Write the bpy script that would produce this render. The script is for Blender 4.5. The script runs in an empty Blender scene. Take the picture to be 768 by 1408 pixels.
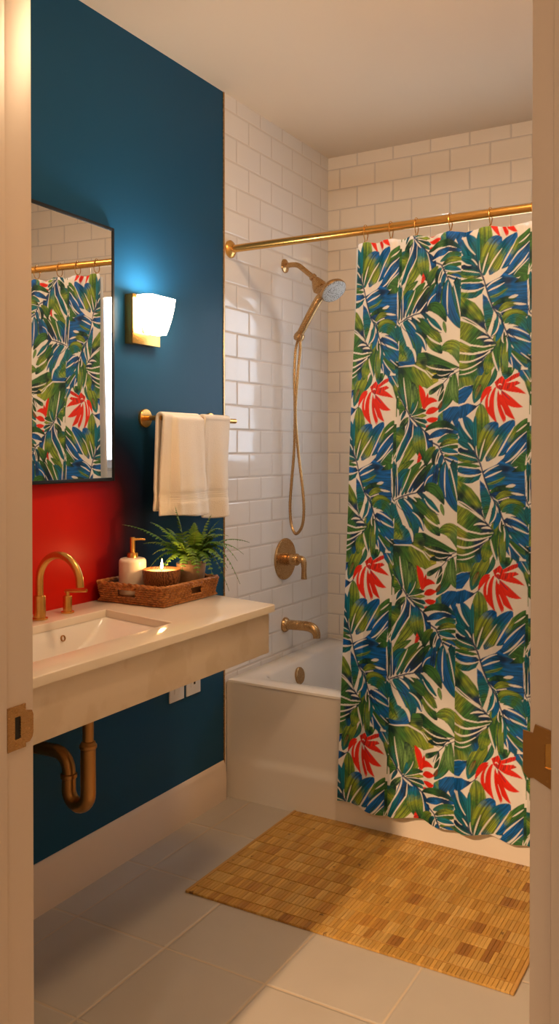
import bpy, bmesh, math, random
import numpy as np
from mathutils import Vector, Matrix
random.seed(7)
C = bpy.context.scene.collection
PI = math.pi

LAMP = 24.0
CEIL = 51.0
HALL = 132.0
BULB = 5.0
DAY = 4.4
EXPO = 0.46
MIRX = (.052, .0142)
SPOT = 400
# ------------------------------------------------------------------ helpers
def srgb(r, g, b):
    f = lambda c: (c/255/12.92) if c/255 <= .04045 else ((c/255+.055)/1.055)**2.4
    return (f(r), f(g), f(b), 1)

def obj(name, bm, m, parent=None, smooth=True, angle=40):
    me = bpy.data.meshes.new(name)
    bmesh.ops.recalc_face_normals(bm, faces=bm.faces)
    if smooth:
        for f in bm.faces: f.smooth = True
        for e in bm.edges:
            if len(e.link_faces) == 2 and e.calc_face_angle(0) > math.radians(angle): e.smooth = False
    bm.to_mesh(me); bm.free()
    if m: me.materials.append(m)
    o = bpy.data.objects.new(name, me); C.objects.link(o)
    if parent is not None:
        o.parent = parent
        if parent.parent is None: o.matrix_parent_inverse = Matrix.Translation(-Vector(parent.location))
    return o

def thing(name, label, cat, loc=(0, 0, 0), group=None):
    o = bpy.data.objects.new(name, None); C.objects.link(o)
    o.location = loc; o.empty_display_size = .05
    o['label'] = label; o['category'] = cat
    if group: o['group'] = group
    return o

def tag(o, label, cat, group=None):
    o['label'] = label; o['category'] = cat
    if group: o['group'] = group
    return o

def struct(name, bm, m, smooth=False):
    o = obj(name, bm, m, None, smooth); o['kind'] = 'structure'; return o

def box(bm, x0, x1, y0, y1, z0, z1, bev=0, seg=2):
    vs = [bm.verts.new((x, y, z)) for x in (x0, x1) for y in (y0, y1) for z in (z0, z1)]
    q = [(0, 1, 3, 2), (4, 6, 7, 5), (0, 4, 5, 1), (2, 3, 7, 6), (0, 2, 6, 4), (1, 5, 7, 3)]
    fs = [bm.faces.new([vs[i] for i in f]) for f in q]
    if bev:
        es = list({e for f in fs for e in f.edges})
        bmesh.ops.bevel(bm, geom=es, offset=bev, segments=seg, profile=.5, affect='EDGES')
    return bm

def B(*a, **k): return box(bmesh.new(), *a, **k)

def tube(bm, pts, r, n=12, cap=True, closed=False):
    pts = [Vector(p) for p in pts]; N = len(pts)
    rs = r if isinstance(r, (list, tuple)) else [r]*N
    rings = []; up = None
    for i, p in enumerate(pts):
        if closed: t = (pts[(i+1) % N]-pts[i-1]).normalized()
        else: t = (pts[min(i+1, N-1)]-pts[max(i-1, 0)]).normalized()
        if up is None:
            up = Vector((0, 0, 1)) if abs(t.z) < .9 else Vector((1, 0, 0))
        a = (up-t*up.dot(t)).normalized(); b = t.cross(a); up = a
        rings.append([bm.verts.new(p+(a*math.cos(2*PI*k/n)+b*math.sin(2*PI*k/n))*rs[i]) for k in range(n)])
    for i in range(N if closed else N-1):
        A, D = rings[i], rings[(i+1) % N]
        for k in range(n): bm.faces.new((A[k], A[(k+1) % n], D[(k+1) % n], D[k]))
    if cap and not closed:
        bm.faces.new(rings[0][::-1]); bm.faces.new(rings[-1])
    return bm

def lathe(bm, prof, org=(0, 0, 0), axis=(0, 0, 1), n=40, cap=True):
    """prof: list of (r, h) along axis"""
    ax = Vector(axis).normalized(); o = Vector(org)
    a = ax.orthogonal().normalized(); b = ax.cross(a); rings = []
    for r, h in prof:
        if r < 1e-6: rings.append([bm.verts.new(o+ax*h)])
        else: rings.append([bm.verts.new(o+ax*h+(a*math.cos(2*PI*k/n)+b*math.sin(2*PI*k/n))*r) for k in range(n)])
    for A, D in zip(rings, rings[1:]):
        for k in range(n):
            k2 = (k+1) % n
            if len(A) == 1 and len(D) == 1: break
            if len(A) == 1: bm.faces.new((A[0], D[k2], D[k]))
            elif len(D) == 1: bm.faces.new((A[k], A[k2], D[0]))
            else: bm.faces.new((A[k], A[k2], D[k2], D[k]))
    if cap:
        if len(rings[0]) > 1: bm.faces.new(rings[0][::-1])
        if len(rings[-1]) > 1: bm.faces.new(rings[-1])
    return bm

def smooth_path(ctrl, k=10):
    """Catmull-Rom through control points"""
    P = [Vector(p) for p in ctrl]; P = [P[0]*2-P[1]]+P+[P[-1]*2-P[-2]]; out = []
    for i in range(1, len(P)-2):
        for j in range(k):
            t = j/k; a, b, c, d = P[i-1:i+3]
            out.append(.5*((2*b)+(c-a)*t+(2*a-5*b+4*c-d)*t*t+(3*b-a-3*c+d)*t**3))
    out.append(P[-2]); return out

def prism(bm, poly, axis, a0, a1, bev=0):
    """extrude a 2-D polygon along 'x','y' or 'z' from a0 to a1"""
    def mk(p, h):
        return {'x': (h, p[0], p[1]), 'y': (p[0], h, p[1]), 'z': (p[0], p[1], h)}[axis]
    A = [bm.verts.new(mk(p, a0)) for p in poly]; D = [bm.verts.new(mk(p, a1)) for p in poly]
    n = len(poly); fs = [bm.faces.new(A[::-1]), bm.faces.new(D)]
    for k in range(n): fs.append(bm.faces.new((A[k], A[(k+1) % n], D[(k+1) % n], D[k])))
    if bev:
        es = list({e for f in fs[:2] for e in f.edges})
        bmesh.ops.bevel(bm, geom=es, offset=bev, segments=2, profile=.5, affect='EDGES')
    return bm

# ------------------------------------------------------------------ materials
def mat(name, col, rough=.5, metal=0, **kw):
    m = bpy.data.materials.new(name); m.use_nodes = True
    b = m.node_tree.nodes['Principled BSDF']
    b.inputs['Base Color'].default_value = col if len(col) == 4 else (*col, 1)
    b.inputs['Roughness'].default_value = rough; b.inputs['Metallic'].default_value = metal
    for k, v in kw.items(): b.inputs[k.replace('_', ' ')].default_value = v
    return m

class NT:
    def __init__(s, m):
        s.t = m.node_tree; s.b = s.t.nodes['Principled BSDF']
    def n(s, typ, **props):
        x = s.t.nodes.new(typ)
        for k, v in props.items(): setattr(x, k, v)
        return x
    def put(s, inp, v):
        if isinstance(v, (int, float, tuple, list)): inp.default_value = v
        else: s.t.links.new(v, inp)
    def m(s, op, a, b=0.0, c=0.0):
        x = s.n('ShaderNodeMath', operation=op)
        s.put(x.inputs[0], a); s.put(x.inputs[1], b); s.put(x.inputs[2], c); return x.outputs[0]
    def pos(s):
        g = s.n('ShaderNodeNewGeometry'); x = s.n('ShaderNodeSeparateXYZ')
        s.t.links.new(g.outputs['Position'], x.inputs[0]); return x.outputs
    def obj(s):
        return s.n('ShaderNodeTexCoord').outputs['Object']
    def noise(s, vec, scale, detail=2, rough=.5):
        x = s.n('ShaderNodeTexNoise'); s.put(x.inputs['Vector'], vec)
        x.inputs['Scale'].default_value = scale; x.inputs['Detail'].default_value = detail
        x.inputs['Roughness'].default_value = rough; return x.outputs['Fac']
    def scale(s, vec, v):
        x = s.n('ShaderNodeVectorMath', operation='MULTIPLY'); s.put(x.inputs[0], vec); x.inputs[1].default_value = v
        return x.outputs[0]
    def comb(s, a, b, c):
        x = s.n('ShaderNodeCombineXYZ'); s.put(x.inputs[0], a); s.put(x.inputs[1], b); s.put(x.inputs[2], c); return x.outputs[0]
    def ramp(s, fac, stops):
        x = s.n('ShaderNodeValToRGB'); s.put(x.inputs[0], fac); e = x.color_ramp.elements
        while len(e) < len(stops): e.new(.5)
        for i, (p, c) in enumerate(stops): e[i].position = p; e[i].color = c
        return x.outputs[0]
    def mix(s, fac, a, b):
        x = s.n('ShaderNodeMix', data_type='RGBA'); s.put(x.inputs[0], fac); s.put(x.inputs[6], a); s.put(x.inputs[7], b)
        return x.outputs[2]
    def smooth(s, v, a, b):
        x = s.n('ShaderNodeMapRange', interpolation_type='SMOOTHSTEP'); s.put(x.inputs[0], v)
        x.inputs[1].default_value = a; x.inputs[2].default_value = b; return x.outputs[0]
    def bump(s, h, strength=.3, dist=.01, target=None):
        x = s.n('ShaderNodeBump'); x.inputs['Strength'].default_value = strength
        x.inputs['Distance'].default_value = dist; s.put(x.inputs['Height'], h)
        s.t.links.new(x.outputs[0], (target or s.b).inputs['Normal'])
    def col(s, v): s.put(s.b.inputs['Base Color'], v)
    def rough(s, v): s.put(s.b.inputs['Roughness'], v)

def tile_mat(name, axis, p0, w, z0, h, grout, tile_c, grout_c, stagger, rough, wav=1.0, vaxis='Z', speck=0.0):
    m = mat(name, tile_c, rough); t = NT(m); P = t.pos(); i = {'X': 0, 'Y': 1, 'Z': 2}
    a = P[i[axis]]; v = P[i[vaxis]]
    r = t.m('DIVIDE', t.m('SUBTRACT', z0, v) if vaxis == 'Z' else t.m('SUBTRACT', v, z0), h)
    row = t.m('FLOOR', r); fr = t.m('FRACT', t.m('ADD', r, 100.0))
    off = t.m('MULTIPLY', t.m('PINGPONG', row, 1.0), .5 if stagger else 0.0)
    c = t.m('ADD', t.m('DIVIDE', t.m('SUBTRACT', a, p0), w), off)
    cel = t.m('FLOOR', c); fc = t.m('FRACT', t.m('ADD', c, 100.0))
    dx = t.m('MULTIPLY', t.m('MINIMUM', fc, t.m('SUBTRACT', 1.0, fc)), w)
    dz = t.m('MULTIPLY', t.m('MINIMUM', fr, t.m('SUBTRACT', 1.0, fr)), h)
    d = t.m('MINIMUM', dx, dz)
    mask = t.smooth(d, grout*.45, grout*.75)
    wn = t.n('ShaderNodeTexWhiteNoise', noise_dimensions='2D'); t.put(wn.inputs['Vector'], t.comb(cel, row, 0.0))
    rnd = wn.outputs['Value']
    vec = t.comb(a, v, 0.0)
    tc = t.mix(t.m('MULTIPLY', rnd, .35), tile_c, tuple(x*.9 for x in tile_c[:3])+(1,))
    if speck:
        tc = t.mix(t.m('MULTIPLY', t.noise(vec, 9, 5), speck), tc, tuple(x*.55 for x in tile_c[:3])+(1,))
    t.col(t.mix(mask, grout_c, tc))
    t.rough(t.m('ADD', t.m('MULTIPLY', t.m('SUBTRACT', 1.0, mask), .6), rough))
    bev = t.smooth(d, grout*.4, grout*1.7)
    hgt = t.m('ADD', bev, t.m('MULTIPLY', t.noise(vec, 7, 1), 1.1*wav))
    hgt = t.m('ADD', hgt, t.m('MULTIPLY', t.m('SUBTRACT', rnd, .5), t.m('MULTIPLY', fc, .7*wav)))
    t.bump(hgt, .6, .0022)
    return m

def brass_mat(name, col, rough, brush=(60, 60, 240)):
    m = mat(name, col, rough, .88); t = NT(m)
    nz = t.noise(t.scale(t.obj(), brush), 3, 3)
    t.rough(t.m('ADD', t.m('MULTIPLY', nz, .05), rough-.025))
    return m

M = {}
M['brass'] = brass_mat('brushed_brass', srgb(218, 168, 92), .26)
M['brass_old'] = brass_mat('antique_brass', srgb(176, 132, 78), .3)
M['brass_soft'] = brass_mat('champagne_brass', srgb(186, 148, 100), .27)
M['black'] = mat('black_metal', (.004, .004, .004), .55, 0, Specular_IOR_Level=.25)
M['mirror'] = mat('mirror_glass', (.93, .93, .92), .0, 1)
M['white_paint'] = mat('white_paint', srgb(226, 216, 204), .45)
t = NT(M['white_paint']); t.bump(t.noise(t.obj(), 60, 3), .05, .002)
M['trim'] = mat('trim_paint', srgb(222, 205, 190), .35)
t = NT(M['trim']); t.bump(t.noise(t.scale(t.obj(), (40, 40, 3)), 2, 2), .04, .002)
M['ceiling'] = mat('ceiling_paint', srgb(224, 204, 178), .8)
t = NT(M['ceiling']); t.bump(t.noise(t.obj(), 90, 3), .08, .002)
M['porcelain'] = mat('white_enamel', srgb(236, 230, 222), .12, 0, Coat_Weight=.3)
t = NT(M['porcelain']); t.bump(t.noise(t.obj(), 3, 1), .03, .01)
M['stone'] = mat('counter_stone', srgb(238, 226, 208), .11); t = NT(M['stone'])
t.col(t.mix(t.m('MULTIPLY', t.noise(t.scale(t.obj(), (1, 1, 1)), 14, 4), .35), srgb(238, 228, 212), srgb(222, 205, 182)))
M['vanity'] = mat('vanity_front', srgb(228, 214, 194), .3); t = NT(M['vanity'])
nz = t.noise(t.obj(), 11, 4); t.col(t.mix(t.smooth(nz, .5, .62), srgb(228, 213, 193), srgb(220, 203, 180)))
M['ceramic'] = mat('soap_ceramic', srgb(238, 226, 208), .3, 0, Coat_Weight=.2)
t = NT(M['ceramic']); t.bump(t.noise(t.obj(), 40, 2), .03, .002)
M['plastic'] = mat('outlet_plastic', srgb(228, 228, 228), .3)
t = NT(M['plastic']); t.bump(t.noise(t.obj(), 40, 2), .02, .001)
M['dark'] = mat('dark_slot', (.01, .009, .008), .6)
M['tile_side'] = tile_mat('subway_tile_side', 'Y', 2.778, .1725, 2.654, .0915, .004, srgb(226, 222, 218), srgb(205, 196, 188), True, .09)
M['tile_back'] = tile_mat('subway_tile_back', 'X', .145, .1715, 2.654, .0915, .004, srgb(238, 224, 204), srgb(205, 192, 178), True, .09, .6)
M['floor'] = tile_mat('floor_tile', 'X', .107, .305, 1.795, .326, .0045, srgb(192, 184, 175), srgb(200, 184, 164), False, .38, .25, 'Y', .25)
# accent wall: deep blue paint, red glow by the faucet put into the colour
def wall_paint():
    m = mat('blue_wall_red_glow', srgb(8, 74, 116), .36, 0, Specular_IOR_Level=.12); t = NT(m); P = t.pos()
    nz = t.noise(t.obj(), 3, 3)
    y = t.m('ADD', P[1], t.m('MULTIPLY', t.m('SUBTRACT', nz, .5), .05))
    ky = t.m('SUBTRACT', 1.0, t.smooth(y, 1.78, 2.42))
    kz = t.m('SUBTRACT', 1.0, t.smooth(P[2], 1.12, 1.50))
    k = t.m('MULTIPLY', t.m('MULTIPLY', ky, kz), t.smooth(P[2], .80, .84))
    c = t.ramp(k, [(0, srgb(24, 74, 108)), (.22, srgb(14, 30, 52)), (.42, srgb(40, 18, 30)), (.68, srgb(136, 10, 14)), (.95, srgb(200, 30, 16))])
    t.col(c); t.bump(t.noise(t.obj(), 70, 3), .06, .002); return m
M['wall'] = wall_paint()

def cloth_white():
    m = mat('terry_cloth', srgb(242, 234, 222), .95, 0, Sheen_Weight=.4); t = NT(m); P = t.pos()
    lo = t.n('ShaderNodeTexVoronoi'); t.put(lo.inputs['Vector'], t.scale(t.obj(), (1, 1, 1))); lo.inputs['Scale'].default_value = 420
    band = t.m('MULTIPLY', t.smooth(P[2], 1.128, 1.131), t.m('SUBTRACT', 1.0, t.smooth(P[2], 1.158, 1.161)))
    rib = t.m('MULTIPLY', t.m('SINE', t.m('MULTIPLY', P[2], 1500.0)), .4)
    h = t.m('ADD', t.m('MULTIPLY', lo.outputs['Distance'], t.m('SUBTRACT', 1.0, band)), t.m('MULTIPLY', rib, band))
    t.bump(h, .55, .002); return m
M['towel'] = cloth_white()

def rattan():
    m = mat('rattan', srgb(150, 92, 46), .45); t = NT(m)
    nz = t.noise(t.obj(), 90, 4); n2 = t.noise(t.obj(), 14, 2)
    t.col(t.mix(t.m('MULTIPLY', n2, .6), t.ramp(nz, [(.3, srgb(120, 68, 30)), (.6, srgb(206, 140, 74))]), srgb(150, 90, 44)))
    t.bump(nz, .15, .0006); return m
M['rattan'] = rattan()
M['rattan_dark'] = mat('dark_rattan', srgb(92, 52, 24), .6); t = NT(M['rattan_dark']); t.bump(t.noise(t.obj(), 90, 3), .2, .001)
def carved():
    m = mat('carved_wood', srgb(132, 78, 40), .4); t = NT(m)
    w = t.n('ShaderNodeTexWave', bands_direction='X'); t.put(w.inputs['Vector'], t.obj()); w.inputs['Scale'].default_value = 60
    w.inputs['Distortion'].default_value = 9; w.inputs['Detail'].default_value = 3; w.inputs['Detail Scale'].default_value = 1.5
    t.col(t.ramp(w.outputs['Fac'], [(.0, srgb(92, 48, 22)), (1, srgb(168, 106, 60))])); t.bump(w.outputs['Fac'], .4, .0015); return m
M['carved'] = carved()
M['pot'] = mat('stone_pot', srgb(176, 142, 112), .6); t = NT(M['pot'])
t.col(t.mix(t.noise(t.obj(), 60, 5), srgb(196, 162, 130), srgb(150, 118, 90)))
M['soil'] = mat('potting_soil', srgb(50, 34, 22), .9); t = NT(M['soil']); t.bump(t.noise(t.obj(), 200, 4), .8, .004)
def leafm():
    m = mat('fern_green', srgb(70, 118, 34), .45); t = NT(m)
    oi = t.n('ShaderNodeObjectInfo')
    a = t.mix(oi.outputs['Random'], srgb(66, 124, 36), srgb(128, 170, 56))
    t.col(t.mix(t.m('MULTIPLY', t.noise(t.obj(), 40, 2), .7), a, srgb(36, 74, 26)))
    t.b.inputs['Transmission Weight'].default_value = 0
    t.b.inputs['Subsurface Weight'].default_value = .15; t.b.inputs['Subsurface Radius'].default_value = (.004, .008, .002); return m
M['fern'] = leafm()
M['stem'] = mat('fern_stem', srgb(92, 110, 44), .6); t = NT(M['stem']); t.bump(t.noise(t.obj(), 90, 2), .1, .001)
M['wax'] = mat('candle_wax', srgb(246, 222, 176), .35, 0, Subsurface_Weight=.5); M['wax'].node_tree.nodes['Principled BSDF'].inputs['Subsurface Radius'].default_value = (.02, .012, .006)
def emis(name, col, s):
    m = bpy.data.materials.new(name); m.use_nodes = True; nt = m.node_tree; nt.nodes.remove(nt.nodes['Principled BSDF'])
    e = nt.nodes.new('ShaderNodeEmission'); e.inputs[0].default_value = (*col, 1); e.inputs[1].default_value = s
    nt.links.new(e.outputs[0], nt.nodes['Material Output'].inputs[0]); return m
M['flame'] = emis('candle_flame', (1, .62, .22), 28)
M['lamp'] = emis('lit_opal_glass', (1, .75, .50), LAMP)
M['ceil_lamp'] = emis('lit_ceiling_diffuser', (1, .66, .37), CEIL)
M['hall_lamp'] = emis('lit_hallway_diffuser', (1, .76, .52), HALL)
M['frost'] = mat('window_glass', (.95, .97, 1), .25, 0, Transmission_Weight=1.0, IOR=1.1)
M['spray'] = mat('spray_face', srgb(190, 186, 178), .5, .3)
t = NT(M['spray']); v = t.n('ShaderNodeTexVoronoi'); t.put(v.inputs['Vector'], t.obj()); v.inputs['Scale'].default_value = 170
t.col(t.mix(t.smooth(v.outputs['Distance'], .25, .4), srgb(90, 86, 80), srgb(176, 170, 160))); t.bump(v.outputs['Distance'], -.4, .001)

LEAVES = [['P','A',0,[['d',13.0,-21.0],
['g',49.0,-13.0],
['y',83.0,7.0],
['g',109.0,36.0],
['y',118.0,18.0],
['o',138.0,28.0],
['d',39.0,-35.0],
['d',83.0,-17.0]],[[-1.0,-44.0],[59.0,-43.0],[105.0,-19.0],[131.0,0.0],[154.0,11.0],[156.0,44.0],[115.0,67.0],[66.0,41.0],[6.0,20.0],[-1.0,4.0]]],
['P','A',0,[['d',14.0,601.0],
['g',51.0,608.0],
['y',67.0,588.0],
['g',51.0,586.0],
['y',110.0,620.0]],[[0.0,584.0],[61.0,579.0],[107.0,599.0],[133.0,622.0],[139.0,643.0],[51.0,658.0],[0.0,633.0]]],
['L','A',27.8,'gd',[[154.0,17.0],[173.0,24.0],[195.0,19.0]]],
['L','A',18.5,'ldg',[[124.0,86.0],[141.0,71.0],[173.0,51.0]]],
['L','A',33.9,'glgt',[[195.0,31.0],[195.0,88.0],[157.0,145.0]]],
['L','A',12.3,'dg',[[173.0,51.0],[167.0,91.0],[156.0,109.0]]],
['L','A',30.8,'glg',[[211.0,19.0],[208.0,74.0],[225.0,118.0]]],
['L','A',18.5,'gl',[[224.0,20.0],[233.0,59.0],[227.0,117.0]]],
['P','A',0,[['t',157.0,164.0],
['l',170.0,155.0],
['g',164.0,185.0]],[[178.0,138.0],[157.0,155.0],[150.0,193.0],[175.0,196.0]]],
['P','A',0,[['b',183.0,149.0],
['b',211.0,134.0],
['b',211.0,171.0],
['n',183.0,182.0],
['b',224.0,195.0]],[[173.0,143.0],[196.0,128.0],[227.0,126.0],[230.0,210.0],[215.0,195.0],[204.0,171.0],[193.0,195.0],[174.0,195.0]]],
['C','A',2.8,'n',[[227.0,12.0],[192.0,31.0],[173.0,51.0],[160.0,72.0],[154.0,90.0]]],
['C','A',4.3,'c',[[112.0,6.0],[148.0,29.0],[186.0,36.0]]],
['C','A',4.9,'c',[[119.0,75.0],[141.0,61.0],[173.0,48.0]]],
['C','A',2.8,'c',[[192.0,37.0],[183.0,58.0],[161.0,90.0]]],
['L','A',24.7,'ygg',[[-4.0,60.0],[9.0,76.0],[30.0,108.0]]],
['L','A',30.8,'dgt',[[-1.0,10.0],[20.0,52.0],[38.0,133.0]]],
['L','A',27.8,'ggd',[[6.0,92.0],[10.0,117.0],[38.0,135.0]]],
['P','A',0,[['g',20.0,124.0],
['y',13.0,108.0]],[[6.0,92.0],[36.0,130.0],[11.0,155.0]]],
['L','A',33.9,'glg',[[36.0,30.0],[50.0,84.0],[55.0,149.0]]],
['L','A',27.8,'dll',[[60.0,44.0],[71.0,91.0],[58.0,146.0]]],
['L','A',26.2,'yyg',[[83.0,54.0],[94.0,107.0],[61.0,148.0]]],
['L','A',18.5,'lgt',[[74.0,69.0],[79.0,110.0],[60.0,146.0]]],
['L','A',9.3,'tt',[[66.0,109.0],[63.0,131.0],[56.0,149.0]]],
['L','A',18.5,'dgt',[[114.0,138.0],[83.0,141.0],[56.0,155.0]]],
['L','A',13.9,'yyg',[[116.0,154.0],[89.0,156.0],[63.0,160.0]]],
['L','A',18.5,'tdt',[[119.0,177.0],[93.0,169.0],[65.0,161.0]]],
['L','A',13.9,'tgg',[[116.0,194.0],[93.0,181.0],[70.0,168.0]]],
['C','A',4.9,'c',[[26.0,28.0],[33.0,74.0],[45.0,131.0]]],
['C','A',2.5,'c',[[84.0,107.0],[76.0,131.0],[60.0,153.0]]],
['C','A',2.5,'c',[[112.0,141.0],[89.0,151.0],[63.0,156.0]]],
['C','A',2.5,'c',[[116.0,166.0],[89.0,162.0],[65.0,161.0]]],
['C','A',2.8,'c',[[114.0,183.0],[89.0,175.0],[68.0,165.0]]],
['L','A',19.1,'rr',[[87.0,54.0],[101.0,89.0],[102.0,132.0]]],
['L','A',12.3,'rr',[[119.0,81.0],[114.0,107.0],[103.0,133.0]]],
['L','A',20.4,'rr',[[154.0,109.0],[122.0,108.0],[107.0,136.0]]],
['L','A',11.1,'kk',[[170.0,108.0],[162.0,127.0],[153.0,135.0]]],
['L','A',20.4,'rr',[[158.0,133.0],[132.0,139.0],[112.0,149.0]]],
['L','A',17.3,'rr',[[157.0,164.0],[135.0,169.0],[114.0,167.0]]],
['L','A',13.9,'rr',[[146.0,192.0],[129.0,191.0],[113.0,189.0]]],
['L','A',12.3,'nt',[[39.0,137.0],[30.0,149.0],[18.0,171.0]]],
['L','A',21.6,'ldg',[[50.0,159.0],[30.0,180.0],[13.0,196.0]]],
['P','A',0,[['g',20.0,205.0],
['y',16.0,224.0],
['g',6.0,252.0],
['d',33.0,193.0],
['t',6.0,192.0]],[[0.0,192.0],[20.0,190.0],[37.0,190.0],[35.0,218.0],[17.0,252.0],[1.0,274.0],[0.0,274.0]]],
['L','A',33.9,'nbtt',[[53.0,159.0],[50.0,224.0],[-4.0,312.0]]],
['L','A',21.6,'bnb',[[50.0,156.0],[63.0,199.0],[40.0,255.0]]],
['L','A',40.1,'btgyg',[[78.0,181.0],[76.0,243.0],[13.0,328.0]]],
['C','A',4.9,'c',[[51.0,157.0],[43.0,205.0],[3.0,268.0]]],
['C','A',4.3,'c',[[68.0,181.0],[66.0,221.0],[30.0,280.0],[7.0,318.0]]],
['C','A',4.9,'c',[[55.0,159.0],[68.0,175.0],[83.0,190.0]]],
['L','A',43.2,'btygd',[[89.0,187.0],[90.0,243.0],[108.0,302.0]]],
['L','A',21.6,'nbn',[[109.0,206.0],[129.0,243.0],[124.0,280.0]]],
['P','A',0,[['r',90.0,299.0]],[[90.0,271.0],[100.0,291.0],[93.0,307.0],[82.0,313.0]]],
['L','A',21.6,'dgdt',[[109.0,206.0],[170.0,182.0],[227.0,210.0]]],
['L','A',23.1,'nbn',[[124.0,230.0],[158.0,213.0],[196.0,202.0]]],
['P','A',0,[['b',164.0,207.0],
['n',196.0,207.0],
['b',221.0,210.0]],[[145.0,216.0],[183.0,198.0],[227.0,206.0],[224.0,216.0],[183.0,213.0]]],
['C','A',8.0,'c',[[125.0,233.0],[177.0,225.0],[227.0,215.0]]],
['L','A',21.6,'tgt',[[154.0,243.0],[196.0,225.0],[233.0,227.0]]],
['L','A',18.5,'dyy',[[161.0,256.0],[196.0,239.0],[233.0,242.0]]],
['L','A',17.0,'tgg',[[164.0,263.0],[196.0,256.0],[234.0,256.0]]],
['L','A',21.6,'ttb',[[164.0,274.0],[196.0,271.0],[234.0,286.0]]],
['L','A',15.4,'gyg',[[177.0,286.0],[202.0,286.0],[234.0,293.0]]],
['L','A',21.6,'dbt',[[180.0,295.0],[209.0,298.0],[234.0,316.0]]],
['L','A',18.5,'gt',[[196.0,316.0],[221.0,319.0],[240.0,334.0]]],
['C','A',4.6,'c',[[168.0,271.0],[196.0,279.0],[234.0,276.0]]],
['C','A',3.7,'c',[[179.0,289.0],[202.0,297.0],[234.0,307.0]]],
['C','A',2.5,'c',[[164.0,260.0],[196.0,250.0],[227.0,249.0]]],
['L','A',29.3,'ygd',[[148.0,256.0],[122.0,286.0],[116.0,320.0]]],
['L','A',21.6,'tdd',[[158.0,262.0],[148.0,286.0],[142.0,320.0]]],
['L','A',15.4,'bt',[[172.0,280.0],[166.0,301.0],[161.0,326.0]]],
['C','A',3.1,'c',[[161.0,268.0],[151.0,295.0],[148.0,329.0]]],
['C','A',3.1,'c',[[175.0,286.0],[180.0,304.0],[177.0,326.0]]],
['C','A',5.2,'n',[[-2.0,63.0],[36.0,126.0],[56.0,156.0],[109.0,206.0],[125.0,236.0],[158.0,253.0],[177.0,292.0],[190.0,320.0]]],
['L','A',15.4,'ttn',[[0.0,305.0],[10.0,374.0],[5.0,426.0]]],
['L','A',26.2,'gyt',[[73.0,299.0],[20.0,337.0],[15.0,362.0]]],
['L','A',30.8,'ttbn',[[57.0,330.0],[20.0,362.0],[17.0,418.0]]],
['L','A',29.3,'ggt',[[100.0,305.0],[53.0,358.0],[29.0,418.0]]],
['L','A',21.6,'dygn',[[113.0,311.0],[70.0,370.0],[40.0,413.0]]],
['L','A',30.8,'gdnb',[[139.0,307.0],[87.0,367.0],[57.0,408.0]]],
['L','A',27.8,'tbnd',[[148.0,310.0],[116.0,379.0],[82.0,403.0]]],
['L','A',21.6,'bbt',[[148.0,335.0],[129.0,369.0],[108.0,396.0]]],
['C','A',4.0,'c',[[62.0,327.0],[47.0,364.0],[20.0,420.0]]],
['C','A',4.0,'c',[[109.0,320.0],[73.0,364.0],[47.0,411.0]]],
['C','A',3.4,'c',[[6.0,315.0],[10.0,365.0],[12.0,426.0]]],
['C','A',3.7,'c',[[145.0,344.0],[119.0,363.0],[108.0,394.0]]],
['C','A',3.7,'c',[[109.0,369.0],[90.0,391.0],[80.0,404.0]]],
['C','A',3.4,'c',[[70.0,392.0],[64.0,405.0],[54.0,411.0]]],
['L','A',19.1,'bnb',[[155.0,310.0],[150.0,353.0],[145.0,393.0]]],
['L','A',13.9,'dgg',[[169.0,310.0],[164.0,362.0],[161.0,402.0]]],
['L','A',21.6,'dtd',[[179.0,310.0],[172.0,377.0],[177.0,443.0]]],
['L','A',12.3,'ll',[[169.0,439.0],[173.0,457.0],[179.0,478.0]]],
['L','A',43.2,'tbbbt',[[180.0,304.0],[190.0,386.0],[225.0,466.0]]],
['L','A',9.3,'gg',[[193.0,328.0],[202.0,362.0],[212.0,416.0]]],
['L','A',27.8,'dtg',[[209.0,298.0],[212.0,361.0],[228.0,443.0]]],
['L','A',18.5,'nb',[[227.0,310.0],[237.0,322.0],[246.0,334.0]]],
['C','A',4.0,'c',[[183.0,313.0],[180.0,365.0],[184.0,417.0]]],
['C','A',4.3,'c',[[196.0,310.0],[212.0,370.0],[226.0,437.0]]],
['P','A',0,[['t',10.0,475.0],
['t',34.0,518.0],
['y',20.0,544.0],
['g',14.0,519.0],
['t',51.0,542.0],
['b',61.0,561.0]],[[0.0,438.0],[13.0,456.0],[34.0,512.0],[67.0,529.0],[70.0,566.0],[34.0,578.0],[0.0,564.0]]],
['L','A',18.5,'bb',[[-3.0,564.0],[34.0,573.0],[72.0,568.0]]],
['L','A',13.9,'ygy',[[7.0,507.0],[17.0,532.0],[37.0,556.0]]],
['L','A',46.3,'ttbtn',[[13.0,433.0],[64.0,473.0],[79.0,566.0]]],
['L','A',4.9,'gg',[[40.0,468.0],[64.0,511.0],[72.0,535.0]]],
['C','A',7.4,'c',[[5.0,438.0],[24.0,481.0],[50.0,521.0]]],
['C','A',9.3,'c',[[47.0,521.0],[64.0,532.0],[72.0,566.0]]],
['L','A',32.4,'tbtb',[[27.0,427.0],[77.0,466.0],[108.0,532.0]]],
['L','A',33.9,'ntdd',[[50.0,417.0],[87.0,460.0],[111.0,496.0]]],
['C','A',6.8,'c',[[37.0,427.0],[54.0,439.0],[69.0,459.0]]],
['C','A',4.9,'c',[[69.0,470.0],[97.0,494.0],[108.0,527.0]]],
['L','A',38.5,'dggyg',[[67.0,423.0],[119.0,462.0],[165.0,506.0]]],
['L','A',26.2,'ntt',[[87.0,407.0],[119.0,431.0],[164.0,468.0]]],
['L','A',35.5,'dggd',[[106.0,398.0],[145.0,393.0],[179.0,443.0]]],
['C','A',5.6,'c',[[55.0,418.0],[67.0,422.0],[83.0,435.0]]],
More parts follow.
